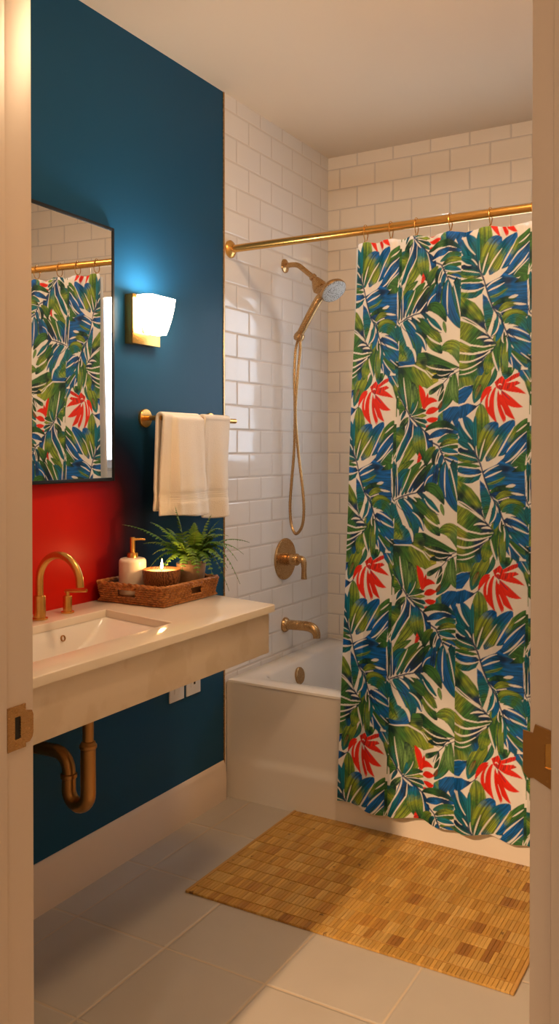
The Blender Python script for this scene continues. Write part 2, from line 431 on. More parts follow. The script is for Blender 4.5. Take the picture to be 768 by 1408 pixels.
['C','A',4.6,'c',[[83.0,410.0],[90.0,416.0],[100.0,425.0]]],
['C','A',4.6,'c',[[105.0,404.0],[132.0,423.0],[163.0,439.0]]],
['C','A',5.2,'c',[[110.0,425.0],[132.0,451.0],[163.0,471.0]]],
['L','A',35.5,'gygd',[[106.0,490.0],[139.0,513.0],[166.0,544.0]]],
['C','A',6.2,'c',[[111.0,481.0],[136.0,501.0],[166.0,515.0]]],
['L','A',46.3,'gylg',[[162.0,531.0],[209.0,529.0],[228.0,585.0]]],
['L','A',43.2,'gdgg',[[77.0,547.0],[126.0,563.0],[225.0,590.0]]],
['P','A',0,[['g',90.0,547.0],
['d',97.0,571.0],
['y',87.0,581.0]],[[80.0,538.0],[100.0,537.0],[113.0,558.0],[113.0,589.0],[100.0,596.0],[74.0,576.0]]],
['L','A',27.8,'ydd',[[110.0,589.0],[155.0,593.0],[209.0,605.0]]],
['L','A',18.5,'dd',[[133.0,619.0],[165.0,615.0],[197.0,609.0]]],
['C','A',6.2,'c',[[107.0,534.0],[158.0,553.0],[227.0,590.0]]],
['C','A',4.9,'c',[[110.0,580.0],[149.0,593.0],[203.0,599.0]]],
['C','A',5.6,'c',[[0.0,580.0],[67.0,578.0],[107.0,599.0],[133.0,625.0]]],
['C','A',3.1,'c',[[152.0,611.0],[171.0,615.0],[197.0,607.0]]],
['C','A',4.6,'n',[[0.0,433.0],[27.0,421.0],[60.0,411.0],[90.0,405.0],[108.0,398.0]]],
['C','A',2.8,'n',[[108.0,398.0],[109.0,372.0],[114.0,335.0]]],
['C','A',3.1,'n',[[228.0,590.0],[200.0,605.0],[187.0,624.0]]],
['C','A',2.5,'n',[[20.0,426.0],[40.0,425.0],[67.0,448.0]]],
['C','A',2.8,'n',[[113.0,431.0],[126.0,455.0],[161.0,476.0]]],
['C','A',2.5,'n',[[7.0,437.0],[20.0,456.0],[60.0,480.0]]],
['P','B',0,[['y',243.0,42.0],
['g',230.0,20.0],
['g',270.0,28.0],
['b',295.0,26.0],
['y',255.0,57.0],
['l',233.0,62.0]],[[221.0,8.0],[310.0,12.0],[298.0,35.0],[277.0,60.0],[243.0,64.0],[221.0,74.0]]],
['P','B',0,[['b',237.0,99.0],
['b',261.0,75.0],
['n',274.0,64.0]],[[221.0,77.0],[243.0,66.0],[277.0,60.0],[268.0,85.0],[246.0,116.0],[221.0,121.0]]],
['L','B',43.2,'yygt',[[325.0,6.0],[298.0,59.0],[277.0,119.0]]],
['L','B',15.4,'gt',[[340.0,10.0],[337.0,37.0],[316.0,71.0]]],
['L','B',12.3,'kl',[[298.0,59.0],[287.0,82.0],[280.0,106.0]]],
['P','B',0,[['b',243.0,141.0],
['b',255.0,129.0],
['n',286.0,129.0],
['b',231.0,162.0]],[[221.0,129.0],[255.0,118.0],[286.0,127.0],[304.0,113.0],[277.0,139.0],[249.0,161.0],[221.0,169.0]]],
['P','B',0,[['g',370.0,20.0],
['d',382.0,27.0],
['t',370.0,41.0],
['g',394.0,21.0]],[[358.0,8.0],[405.0,10.0],[394.0,33.0],[373.0,48.0],[363.0,32.0]]],
['P','B',0,[['t',434.0,41.0],
['g',446.0,82.0],
['y',450.0,59.0],
['g',449.0,140.0],
['d',449.0,111.0],
['b',423.0,29.0]],[[411.0,19.0],[463.0,19.0],[464.0,163.0],[448.0,156.0],[447.0,99.0],[432.0,55.0],[417.0,37.0]]],
['C','B',2.5,'c',[[426.0,20.0],[440.0,41.0],[452.0,62.0]]],
['L','B',19.1,'rr',[[361.0,77.0],[394.0,76.0],[438.0,94.0]]],
['L','B',24.7,'rr',[[363.0,80.0],[388.0,115.0],[429.0,134.0]]],
['L','B',21.6,'rr',[[358.0,91.0],[376.0,138.0],[405.0,172.0]]],
['L','B',13.6,'rr',[[352.0,79.0],[358.0,132.0],[372.0,183.0]]],
['L','B',9.3,'rr',[[355.0,108.0],[370.0,153.0],[374.0,179.0]]],
['L','B',24.7,'rr',[[345.0,69.0],[325.0,122.0],[350.0,183.0]]],
['L','B',13.6,'rr',[[331.0,72.0],[318.0,116.0],[324.0,156.0]]],
['L','B',16.0,'rr',[[331.0,68.0],[313.0,83.0],[296.0,120.0]]],
['P','B',0,[['r',361.0,55.0]],[[339.0,54.0],[363.0,35.0],[373.0,48.0],[402.0,31.0],[417.0,27.0],[417.0,39.0],[379.0,57.0],[411.0,53.0],[421.0,60.0],[388.0,75.0],[358.0,79.0],[346.0,72.0]]],
['C','B',3.7,'c',[[351.0,64.0],[357.0,61.0],[363.0,64.0]]],
['C','B',4.3,'c',[[351.0,76.0],[345.0,117.0],[351.0,167.0]]],
['C','B',4.3,'c',[[340.0,69.0],[325.0,95.0],[322.0,131.0]]],
['C','B',2.2,'n',[[351.0,68.0],[370.0,91.0],[388.0,109.0]]],
['C','B',2.5,'n',[[301.0,113.0],[292.0,124.0],[280.0,128.0]]],
['C','B',2.5,'c',[[361.0,126.0],[369.0,144.0],[376.0,162.0]]],
['C','B',2.5,'c',[[376.0,57.0],[394.0,54.0],[411.0,47.0]]],
['L','B',30.8,'btb',[[218.0,171.0],[243.0,220.0],[282.0,274.0]]],
['L','B',30.8,'btn',[[240.0,159.0],[268.0,202.0],[282.0,271.0]]],
['L','B',46.3,'lygyd',[[298.0,121.0],[301.0,196.0],[291.0,286.0]]],
['L','B',12.3,'tt',[[282.0,157.0],[280.0,208.0],[285.0,271.0]]],
['L','B',52.4,'bbyygt',[[353.0,182.0],[320.0,226.0],[299.0,304.0]]],
['L','B',52.4,'bbtyyb',[[403.0,174.0],[356.0,238.0],[317.0,303.0]]],
['L','B',40.1,'ggybbt',[[442.0,169.0],[394.0,238.0],[353.0,285.0]]],
['L','B',27.8,'dggt',[[456.0,186.0],[429.0,209.0],[383.0,274.0]]],
['L','B',43.2,'nbbb',[[441.0,209.0],[412.0,262.0],[368.0,306.0]]],
['L','B',40.1,'bbgd',[[442.0,244.0],[412.0,291.0],[394.0,318.0]]],
['P','B',0,[['b',377.0,303.0],
['b',356.0,309.0],
['g',412.0,314.0],
['g',418.0,303.0]],[[341.0,318.0],[371.0,291.0],[406.0,285.0],[441.0,268.0],[435.0,317.0]]],
['C','B',4.6,'c',[[312.0,232.0],[302.0,265.0],[296.0,295.0]]],
['C','B',4.6,'c',[[354.0,220.0],[326.0,262.0],[300.0,313.0]]],
['C','B',5.2,'c',[[403.0,193.0],[362.0,265.0],[347.0,291.0]]],
['C','B',5.2,'c',[[347.0,291.0],[332.0,300.0],[314.0,312.0]]],
['C','B',4.3,'c',[[441.0,186.0],[426.0,198.0],[409.0,211.0]]],
['C','B',4.6,'c',[[441.0,209.0],[403.0,244.0],[380.0,274.0]]],
['C','B',5.6,'c',[[438.0,244.0],[406.0,285.0],[377.0,306.0]]],
['C','B',3.1,'c',[[439.0,262.0],[421.0,279.0],[394.0,309.0]]],
['P','B',0,[['g',446.0,209.0],
['d',449.0,256.0],
['g',445.0,279.0]],[[441.0,204.0],[458.0,184.0],[458.0,285.0],[441.0,302.0]]],
['C','B',3.1,'c',[[455.0,270.0],[447.0,285.0],[440.0,303.0]]],
['L','B',27.8,'ttn',[[218.0,237.0],[253.0,247.0],[286.0,280.0]]],
['L','B',21.6,'nnt',[[218.0,265.0],[256.0,274.0],[290.0,295.0]]],
['L','B',18.5,'gyn',[[218.0,295.0],[256.0,298.0],[293.0,305.0]]],
['L','B',21.6,'gt',[[218.0,286.0],[250.0,286.0],[291.0,301.0]]],
['C','B',6.8,'c',[[227.0,165.0],[243.0,195.0],[271.0,232.0]]],
['C','B',4.3,'c',[[259.0,244.0],[271.0,256.0],[282.0,277.0]]],
['C','B',4.3,'c',[[225.0,247.0],[240.0,259.0],[259.0,265.0]]],
['C','B',3.7,'c',[[221.0,276.0],[250.0,283.0],[286.0,293.0]]],
['C','B',3.1,'c',[[285.0,253.0],[286.0,271.0],[291.0,295.0]]],
['C','B',4.9,'n',[[277.0,268.0],[291.0,295.0],[300.0,318.0]]],
['L','B',29.3,'tbbn',[[218.0,331.0],[262.0,330.0],[303.0,337.0]]],
['L','B',15.4,'gg',[[218.0,313.0],[256.0,315.0],[299.0,318.0]]],
['P','B',0,[['g',237.0,358.0],
['t',262.0,364.0],
['t',287.0,357.0],
['y',237.0,349.0],
['g',265.0,351.0]],[[222.0,346.0],[265.0,349.0],[302.0,342.0],[294.0,360.0],[274.0,371.0],[253.0,373.0],[222.0,364.0]]],
['C','B',4.0,'c',[[222.0,317.0],[262.0,322.0],[300.0,325.0]]],
['C','B',4.0,'c',[[222.0,346.0],[268.0,350.0],[303.0,339.0]]],
['P','B',0,[['b',332.0,350.0],
['t',362.0,359.0],
['n',377.0,326.0],
['b',406.0,358.0],
['b',430.0,387.0],
['b',377.0,373.0],
['b',412.0,431.0],
['n',377.0,426.0],
['b',341.0,415.0],
['t',326.0,386.0],
['b',395.0,341.0],
['b',435.0,349.0],
['b',353.0,380.0]],[[303.0,333.0],[347.0,312.0],[394.0,317.0],[435.0,331.0],[440.0,442.0],[407.0,453.0],[356.0,430.0],[329.0,407.0],[314.0,366.0]]],
['P','B',0,[['g',418.0,320.0],
['d',406.0,329.0],
['g',435.0,320.0]],[[395.0,335.0],[418.0,314.0],[447.0,311.0],[435.0,331.0],[412.0,334.0]]],
['C','B',4.6,'c',[[308.0,343.0],[326.0,327.0],[356.0,313.0]]],
['C','B',5.2,'c',[[313.0,354.0],[335.0,344.0],[365.0,331.0]]],
['C','B',3.4,'c',[[305.0,333.0],[317.0,321.0],[326.0,312.0]]],
['L','B',9.3,'ly',[[316.0,374.0],[347.0,366.0],[377.0,348.0]]],
['C','B',10.5,'c',[[322.0,394.0],[347.0,395.0],[383.0,383.0]]],
['L','B',21.6,'gdg',[[328.0,401.0],[362.0,388.0],[406.0,380.0]]],
['C','B',9.3,'c',[[380.0,380.0],[395.0,377.0],[407.0,375.0]]],
['L','B',18.5,'nb',[[326.0,407.0],[353.0,406.0],[377.0,400.0]]],
['L','B',19.1,'gyyl',[[344.0,424.0],[374.0,403.0],[412.0,403.0]]],
['C','B',6.8,'c',[[395.0,399.0],[412.0,402.0],[433.0,405.0]]],
['C','B',6.8,'c',[[331.0,410.0],[341.0,421.0],[356.0,425.0]]],
['L','B',15.4,'nnb',[[356.0,433.0],[395.0,426.0],[440.0,421.0]]],
['C','B',4.3,'c',[[356.0,424.0],[377.0,417.0],[389.0,414.0]]],
['P','B',0,[['c',421.0,460.0]],[[395.0,456.0],[440.0,442.0],[442.0,477.0],[418.0,466.0]]],
['L','B',30.8,'gyyg',[[361.0,456.0],[389.0,432.0],[439.0,440.0]]],
['L','B',35.5,'gtgtg',[[367.0,462.0],[412.0,452.0],[446.0,503.0]]],
['L','B',30.8,'nbb',[[373.0,488.0],[413.0,490.0],[449.0,520.0]]],
['L','B',46.3,'nbtbt',[[377.0,503.0],[419.0,524.0],[456.0,563.0]]],
['L','B',46.3,'dtbtb',[[377.0,518.0],[413.0,560.0],[448.0,602.0]]],
['L','B',33.9,'gbbt',[[380.0,538.0],[398.0,572.0],[419.0,612.0]]],
['L','B',15.4,'ggl',[[389.0,544.0],[419.0,571.0],[451.0,593.0]]],
['P','B',0,[['d',448.0,575.0],
['t',445.0,599.0]],[[436.0,562.0],[459.0,566.0],[459.0,607.0],[442.0,608.0]]],
['C','B',5.2,'c',[[367.0,475.0],[401.0,478.0],[443.0,500.0]]],
['C','B',5.6,'c',[[376.0,496.0],[413.0,510.0],[448.0,524.0]]],
['C','B',4.3,'c',[[362.0,462.0],[371.0,463.0],[380.0,460.0]]],
['C','B',3.7,'c',[[382.0,520.0],[389.0,529.0],[398.0,540.0]]],
['C','B',3.4,'c',[[386.0,547.0],[410.0,578.0],[436.0,605.0]]],
['C','B',2.8,'c',[[419.0,554.0],[433.0,565.0],[448.0,577.0]]],
['C','B',3.1,'c',[[383.0,556.0],[392.0,579.0],[395.0,608.0]]],
['L','B',33.9,'gyggt',[[361.0,471.0],[343.0,537.0],[352.0,614.0]]],
['L','B',21.6,'dgy',[[367.0,486.0],[360.0,551.0],[366.0,616.0]]],
['L','B',26.2,'dgylg',[[374.0,497.0],[369.0,551.0],[378.0,615.0]]],
['L','B',12.3,'tt',[[377.0,503.0],[385.0,538.0],[384.0,579.0]]],
['C','B',4.6,'c',[[365.0,483.0],[361.0,507.0],[366.0,521.0]]],
['C','B',4.0,'c',[[373.0,503.0],[377.0,526.0],[376.0,550.0]]],
['C','B',2.2,'n',[[364.0,521.0],[360.0,566.0],[360.0,610.0]]],
['P','B',0,[['b',302.0,381.0],
['t',317.0,404.0],
['g',317.0,449.0],
['t',305.0,440.0],
['t',323.0,428.0]],[[297.0,361.0],[313.0,377.0],[332.0,420.0],[326.0,450.0],[314.0,486.0],[307.0,461.0],[298.0,405.0]]],
['L','B',26.2,'ttt',[[338.0,421.0],[347.0,457.0],[325.0,501.0]]],
['L','B',23.1,'tbt',[[356.0,453.0],[353.0,480.0],[340.0,516.0]]],
['C','B',4.6,'c',[[349.0,442.0],[345.0,475.0],[328.0,498.0]]],
['C','B',4.6,'c',[[334.0,422.0],[338.0,433.0],[335.0,448.0]]],
['C','B',5.2,'c',[[343.0,427.0],[350.0,439.0],[355.0,462.0]]],
['C','B',7.4,'c',[[302.0,357.0],[308.0,369.0],[315.0,383.0]]],
['L','B',8.0,'bb',[[300.0,366.0],[308.0,378.0],[314.0,386.0]]],
['P','B',0,[['g',244.0,385.0],
['y',262.0,406.0],
['y',287.0,435.0],
['d',237.0,412.0],
['g',256.0,436.0],
['n',296.0,459.0],
['y',231.0,376.0],
['g',299.0,429.0],
['d',278.0,447.0]],[[222.0,361.0],[244.0,371.0],[271.0,387.0],[293.0,414.0],[303.0,434.0],[306.0,464.0],[317.0,492.0],[287.0,465.0],[250.0,445.0],[222.0,428.0]]],
['P','B',0,[['y',244.0,460.0],
['y',238.0,491.0],
['g',272.0,484.0],
['n',302.0,500.0],
['g',269.0,508.0],
['n',318.0,512.0],
['g',287.0,519.0]],[[222.0,440.0],[262.0,455.0],[296.0,480.0],[317.0,494.0],[339.0,522.0],[302.0,528.0],[263.0,520.0],[222.0,498.0]]],
['P','B',0,[['y',241.0,521.0],
['g',272.0,535.0],
['g',302.0,535.0],
['o',235.0,540.0]],[[222.0,507.0],[259.0,526.0],[339.0,529.0],[318.0,540.0],[269.0,548.0],[222.0,542.0]]],
['P','B',0,[['y',241.0,557.0],
['g',266.0,559.0],
['n',293.0,555.0],
['d',318.0,546.0]],[[222.0,548.0],[272.0,553.0],[331.0,536.0],[293.0,565.0],[256.0,573.0],[222.0,570.0]]],
['P','B',0,[['y',241.0,585.0],
['g',266.0,583.0],
['n',293.0,570.0]],[[222.0,574.0],[272.0,575.0],[321.0,550.0],[287.0,585.0],[244.0,598.0],[222.0,598.0]]],
['P','B',0,[['g',238.0,603.0],
['g',272.0,595.0],
['d',293.0,585.0],
['b',303.0,602.0],
['g',272.0,616.0]],[[222.0,601.0],[272.0,592.0],[324.0,559.0],[315.0,589.0],[300.0,620.0],[222.0,625.0]]],
['C','B',5.2,'c',[[222.0,428.0],[268.0,448.0],[317.0,491.0]]],
['C','B',4.9,'c',[[222.0,499.0],[263.0,523.0],[302.0,530.0],[340.0,526.0]]],
['C','B',5.2,'c',[[222.0,541.0],[272.0,551.0],[334.0,535.0]]],
['C','B',4.9,'c',[[222.0,572.0],[266.0,574.0],[321.0,548.0]]],
['C','B',4.3,'c',[[222.0,597.0],[260.0,596.0],[306.0,569.0]]],
['C','B',4.0,'c',[[222.0,615.0],[257.0,611.0],[284.0,599.0]]],
['C','B',6.2,'c',[[281.0,503.0],[299.0,498.0],[317.0,501.0]]],
['C','B',6.2,'c',[[304.0,512.0],[321.0,510.0],[333.0,514.0]]],
['C','B',2.8,'n',[[308.0,482.0],[327.0,505.0],[342.0,523.0]]],
['C','B',3.1,'n',[[342.0,525.0],[324.0,550.0],[298.0,575.0]]],
['C','B',2.5,'n',[[222.0,420.0],[262.0,442.0],[299.0,470.0]]],
['L','B',33.9,'ygyg',[[327.0,550.0],[321.0,583.0],[312.0,619.0]]],
['C','B',6.2,'c',[[331.0,547.0],[339.0,582.0],[354.0,617.0]]],
['L','B',18.5,'tdt',[[444.0,302.0],[448.0,366.0],[446.0,427.0]]],
['L','B',18.5,'tt',[[441.0,439.0],[446.0,465.0],[449.0,494.0]]],
['C','B',4.3,'n',[[439.0,410.0],[446.0,433.0],[459.0,438.0]]],
['C','B',2.8,'c',[[438.0,331.0],[441.0,372.0],[443.0,421.0]]],
['C','B',5.2,'n',[[298.0,309.0],[313.0,363.0],[331.0,411.0],[359.0,450.0],[368.0,474.0],[389.0,520.0]]],
['C','B',2.8,'n',[[371.0,482.0],[395.0,502.0],[413.0,519.0]]]]
# ------------------------------------------------------------------ the room
W, YB, CZ = 1.60, 3.537, 2.618          # right wall, back wall, ceiling
struct('floor', B(-.4, 3.2, -2.6, YB+.12, -.08, 0), M['floor'])
struct('ceiling', B(-.4, 3.2, -2.6, YB+.12, CZ, CZ+.08), M['ceiling'])
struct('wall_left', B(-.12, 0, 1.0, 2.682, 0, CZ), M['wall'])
struct('wall_left_tiled', B(-.12, 0, 2.690, YB, 0, CZ), M['tile_side'])
bm = bmesh.new(); box(bm, -.12, .0035, 2.682, 2.690, 0, CZ, .001); struct('trim_1', bm, M['brass_soft'])
WX0, WX1, WZ0, WZ1 = .34, 1.20, 1.20, 2.08
bm = bmesh.new()
box(bm, -.12, WX0, YB, YB+.12, 0, CZ); box(bm, WX1, W+.12, YB, YB+.12, 0, CZ)
box(bm, WX0, WX1, YB, YB+.12, 0, WZ0); box(bm, WX0, WX1, YB, YB+.12, WZ1, CZ)
struct('wall_back', bm, M['tile_back'])
struct('wall_right', B(W, W+.12, 1.0, 2.69, 0, CZ), M['white_paint'])
struct('wall_right_tiled', B(W, W+.12, 2.69, YB, 0, CZ), M['tile_side'])
# window behind the curtain
bm = bmesh.new(); fw = .045
box(bm, WX0, WX0+fw, YB-.012, YB+.06, WZ0, WZ1, .003); box(bm, WX1-fw, WX1, YB-.012, YB+.06, WZ0, WZ1, .003)
box(bm, WX0+fw, WX1-fw, YB-.012, YB+.06, WZ0, WZ0+fw, .003); box(bm, WX0+fw, WX1-fw, YB-.012, YB+.06, WZ1-fw, WZ1, .003)
wf = struct('window_1', bm, M['plastic'])
g = obj('pane', B(WX0+fw, WX1-fw, YB+.02, YB+.026, WZ0+fw, WZ1-fw), M['frost'], wf)
# front wall with the doorway, seen from the hallway
DL, DR, DH = .76, 1.585, 2.05
bm = bmesh.new(); box(bm, -.4, DL-.04, .87, 1.0, 0, CZ); box(bm, DR+.04, 3.2, .87, 1.0, 0, CZ); box(bm, DL-.04, DR+.04, .87, 1.0, DH+.04, CZ)
struct('wall_front', bm, M['white_paint'])
bm = bmesh.new(); box(bm, DL-.04, DL, .865, 1.004, 0, DH+.04, .0015); box(bm, DL, DL+.0035, .868, .9465, 0, DH, .001)
box(bm, DL-.11, DL-.012, .850, .866, 0, DH+.1, .003); struct('trim_2', bm, M['trim'], True)
bm = bmesh.new(); box(bm, DR, DR+.04, .860, 1.004, 0, DH+.04, .0015); box(bm, DR+.0225, DR+.12, .848, .861, 0, DH+.1, .003)
struct('trim_3', bm, M['trim'], True)
bm = bmesh.new(); box(bm, DL, DR, .862, 1.002, DH, DH+.04); box(bm, DL-.012, DR+.0225, .850, .862, DH+.012, DH+.1, .003); struct('trim_4', bm, M['trim'], True)
# hallway shell around the camera
bm = bmesh.new(); box(bm, -.4, -.3, -2.6, .87, 0, CZ); box(bm, 3.1, 3.2, -2.6, .87, 0, CZ); box(bm, -.3, 3.1, -2.6, -2.5, 0, CZ)
struct('wall_hallway', bm, M['white_paint'])
# baseboards (profiled)
bp = [(0, 0), (.016, 0), (.016, .098), (.013, .104), (.013, .112), (.010, .118), (.0105, .126), (.007, .134), (.0035, .141), (0, .142)]
struct('baseboard_left', prism(bmesh.new(), bp, 'y', 1.02, 2.680), M['trim'], True)
struct('baseboard_front', prism(bmesh.new(), [(1.004+a, b) for a, b in bp], 'x', .018, DL-.045), M['trim'], True)
struct('baseboard_right', prism(bmesh.new(), [(W-a, b) for a, b in bp], 'y', 1.02, 2.66), M['trim'], True)

# ------------------------------------------------------------------ strike plates on the door jambs
def rpoly(pts): return pts
s = thing('strike_plate', 'brass strike plate with a dark latch hole on the left door jamb', 'strike plate', (DL, .965, .862), 'door jamb plates')
bm = bmesh.new(); x0, x1 = DL+.0002, DL+.0024
box(bm, x0, x1, .9485, .9635, .828, .897); box(bm, x0, x1, .9635, .9755, .828, .8445); box(bm, x0, x1, .9635, .9755, .8795, .897)
box(bm, x0, x1, .9755, .986, .828, .897)
prism(bm, [(.986, .834), (.994, .834), (1.000, .840), (1.002, .848), (1.002, .876), (.999, .883), (.986, .886)], 'x', x0, x1)
obj('plate', bm, M['brass_soft'], s, False)
obj('latch_hole', B(DL-.0005, DL+.0006, .9637, .9753, .8447, .8793), M['dark'], s, False)
for z in (.836, .889): obj('screw', lathe(bmesh.new(), [(.0031, 0), (.0031, .0006), (.001, .0001), (0, .0001)], (x1-.0004, .9665, z), (1, 0, 0), 16), M['brass_old'], s)
s = thing('strike_plate', 'darker brass plate with a long lip on the right door jamb', 'strike plate', (DR+.01, .86, 1.0), 'door jamb plates')
bm = bmesh.new(); y0, y1 = .8572, .8597
prism(bm, [(1.5895, .978), (1.6072, .969), (1.6072, .9885), (1.6000, .990), (1.6000, 1.013), (1.6072, 1.0145), (1.6072, 1.026), (1.5905, 1.0305), (1.5885, 1.0215), (1.5790, 1.0235), (1.5790, .983), (1.5840, .977)], 'y', y0, y1)
obj('plate', bm, M['brass_old'], s, False)
obj('latch_hole', B(1.5998, 1.6071, .8590, .8602, .9888, 1.0142), M['brass'], s, False)
for z in (.978, 1.021): obj('screw', lathe(bmesh.new(), [(.0022, 0), (.0022, .0005), (.0008, .0001), (0, .0001)], (1.6030, y0+.0002, z), (0, -1, 0), 16), M['brass_old'], s)

# ------------------------------------------------------------------ vanity: skewed right end, counter slab, undermount basin
v = thing('wall_hung_vanity', 'cream wall-hung vanity with a stone counter and sink', 'vanity', (.25, 1.62, .70))
HOLE = [(.130, 1.33), (.408, 1.33), (.408, 1.832), (.130, 1.890)]
OUT = [(.0015, 1.012), (.507, 1.012), (.507, 2.200), (.0015, 2.310)]
bm = bmesh.new()
def ring(pts, z): return [bm.verts.new((x, y, z)) for x, y in pts]
ot, ob, ht, hb = ring(OUT, .843), ring(OUT, .822), ring(HOLE, .843), ring(HOLE, .822)
def band(A, D):
    for k in range(4): bm.faces.new((A[k], A[(k+1) % 4], D[(k+1) % 4], D[k]))
band(ot, ht); band(ht, hb); band(hb, ob); band(ob, ot)
es = [e for e in bm.edges if all(abs(q.co.z-.843) < 1e-5 for q in e.verts) and (set(e.verts) <= set(ot) or set(e.verts) <= set(ht))]
es += [e for e in bm.edges if abs(e.verts[0].co.z-e.verts[1].co.z) > .01]
bmesh.ops.bevel(bm, geom=es, offset=.003, segments=3, profile=.5, affect='EDGES')
obj('countertop', bm, M['stone'], v)
bm = bmesh.new(); BX = [(.003, 1.03), (.489, 1.03), (.489, 2.196), (.003, 2.300)]
a, b_ = ring(BX, .699), ring(BX, .8215); band(a, b_); bm.faces.new(a)
bmesh.ops.bevel(bm, geom=[e for e in bm.edges], offset=.0025, segments=2, profile=.5, affect='EDGES')
obj('apron', bm, M['vanity'], v)
# basin
bm = bmesh.new()
loops = [([(.127, 1.327), (.411, 1.327), (.411, 1.834), (.127, 1.893)], .8225), ([(.134, 1.345), (.404, 1.345), (.404, 1.815), (.134, 1.872)], .815), ([(.142, 1.38), (.392, 1.38), (.392, 1.76), (.142, 1.81)], .775),
         ([(.150, 1.40), (.380, 1.40), (.380, 1.69), (.150, 1.73)], .742), ([(.235, 1.60), (.29, 1.60), (.29, 1.65), (.235, 1.65)], .736)]
rs = []
for pts, z in loops:
    out = []
    for k in range(4):                       # rounded corners
        p, q, r_ = Vector((*pts[k], z)), Vector((*pts[k-1], z)), Vector((*pts[(k+1) % 4], z))
        rad = .018 if z > .74 else .012
        A = p+(q-p).normalized()*rad; D = p+(r_-p).normalized()*rad
        for j in range(5):
            t_ = j/4; out.append(A*(1-t_)**2+p*2*t_*(1-t_)+D*t_*t_)
    rs.append([bm.verts.new(c) for c in out])
for A, D in zip(rs, rs[1:]):
    n_ = len(A)
    for k in range(n_): bm.faces.new((A[k], A[(k+1) % n_], D[(k+1) % n_], D[k]))
bm.faces.new(rs[-1])
obj('basin', bm, M['porcelain'], v)
obj('overflow_ring', lathe(bmesh.new(), [(.0085, -.004), (.0085, .0015), (.0065, .0025), (.0058, .0005), (.0058, -.003)], (.1395, 1.71, .795), (1, 0, .2), 24), M['brass_old'], v)
obj('drain', lathe(bmesh.new(), [(.026, 0), (.026, .002), (.02, .004), (0, .0045)], (.262, 1.625, .737), (0, 0, 1), 28), M['brass'], v)

# faucet
f = thing('faucet', 'brushed brass gooseneck widespread faucet on the vanity counter', 'faucet', (.076, 1.690, .843))
fx, fy = .076, 1.688
arc = [(fx, fy, .895), (fx, fy, .92), (fx, fy, .948)]
for k in range(1, 19):
    a_ = PI-k/18*PI*1.0; arc.append((fx+.072+.072*math.cos(a_), fy, .948+.072*math.sin(a_)))
arc.append((fx+.1445, fy, .940))
obj('spout', tube(bmesh.new(), arc, .0105, 20), M['brass'], f)
obj('spout_base', lathe(bmesh.new(), [(.022, 0), (.022, .004), (.0165, .005), (.0165, .062), (.0155, .064), (.0108, .064)], (fx, fy, .8432), (0, 0, 1), 32), M['brass'], f)
for hy in (1.585, 1.795):
    h = obj('handle', lathe(bmesh.new(), [(.0185, 0), (.0185, .004), (.0125, .0052), (.0125, .046), (.0115, .048), (.0, .048)], (fx-.002, hy, .8432), (0, 0, 1), 28), M['brass'], f)
    bm = bmesh.new(); sg = 1
    tube(bm, [(fx-.002, hy, .889), (fx-.002, hy, .904)], .0062, 14)
    tube(bm, [(fx-.009, hy, .9035), (fx+.02, hy+.004, .9055), (fx+.060, hy+.010, .909)], [.0055, .005, .0048], 12)
    l = obj('lever', bm, M['brass'], f); l.parent = h; l.matrix_parent_inverse = Matrix()

# trap
tr = thing('drain_trap', 'antique brass P-trap pipe under the wall-hung vanity', 'drain pipe', (.26, 1.672, .37))
tx, ty = .262, 1.672
obj('tailpiece', tube(bmesh.new(), [(tx, ty, .6985), (tx, ty, .535)], .0145, 20), M['brass_old'], tr)
obj('collar', lathe(bmesh.new(), [(.0195, 0), (.0225, .003), (.0225, .010), (.0195, .013), (.018, .018), (.0150, .020)], (tx, ty, .532), (0, 0, 1), 28), M['brass_old'], tr)
rb = .0335; cx = tx-rb; pts = [(tx, ty, .535), (tx, ty, .47), (tx, ty, .425)]
pts += [(cx+rb*math.cos(a), ty, .415+rb*1.05*math.sin(a)) for a in [-PI*k/14 for k in range(0, 15)]]
pts += [(cx-rb, ty, .43), (cx-rb, ty, .445)]
obj('u_bend', tube(bmesh.new(), pts, [.0195]*3+[.0195]*8+[.0185]*7+[.018]*2, 24), M['brass_old'], tr)
obj('slip_nut', lathe(bmesh.new(), [(.019, 0), (.0215, .002), (.0215, .011), (.0185, .013)], (cx-rb, ty, .444), (0, 0, 1), 24), M['brass_old'], tr)
pts = [(cx-rb, ty, .452)]+[(cx-rb-.045+.045*math.cos(a), ty, .462+.045*math.sin(a)) for a in [PI/2*k/8 for k in range(0, 9)]]+[(.08, ty, .505), (.008, ty, .502)]
obj('waste_arm', tube(bmesh.new(), pts, .0175, 22), M['brass_old'], tr)
obj('wall_flange', lathe(bmesh.new(), [(.036, 0), (.036, .003), (.026, .010), (.0185, .012)], (.0005, ty, .502), (1, 0, 0), 32), M['brass_old'], tr)

# outlets
for i, (ya, yb, lab) in enumerate(((2.350, 2.432, 'white wall plate under the vanity with a wide rocker'), (2.446, 2.529, 'white wall plate with a dark slot, nearer the bathtub'))):
    o = thing('outlet_plate', lab, 'wall outlet', (0, (ya+yb)/2, .495))
    zl, zh = .436, .556
    obj('cover', B(.0003, .006, ya, yb, zl, zh, .002), M['plastic'], o)
    yc = (ya+yb)/2
    obj('rocker', B(.0055, .0085, yc-.017, yc+.017, .462, .530, .0015), M['plastic'], o)
    if i: obj('slot', B(.0083, .0089, yc-.004, yc+.006, .472, .484), M['dark'], o, False)
    else: obj('slot', B(.0083, .0089, yc-.005, yc-.003, .474, .484), M['plastic'], o, False)

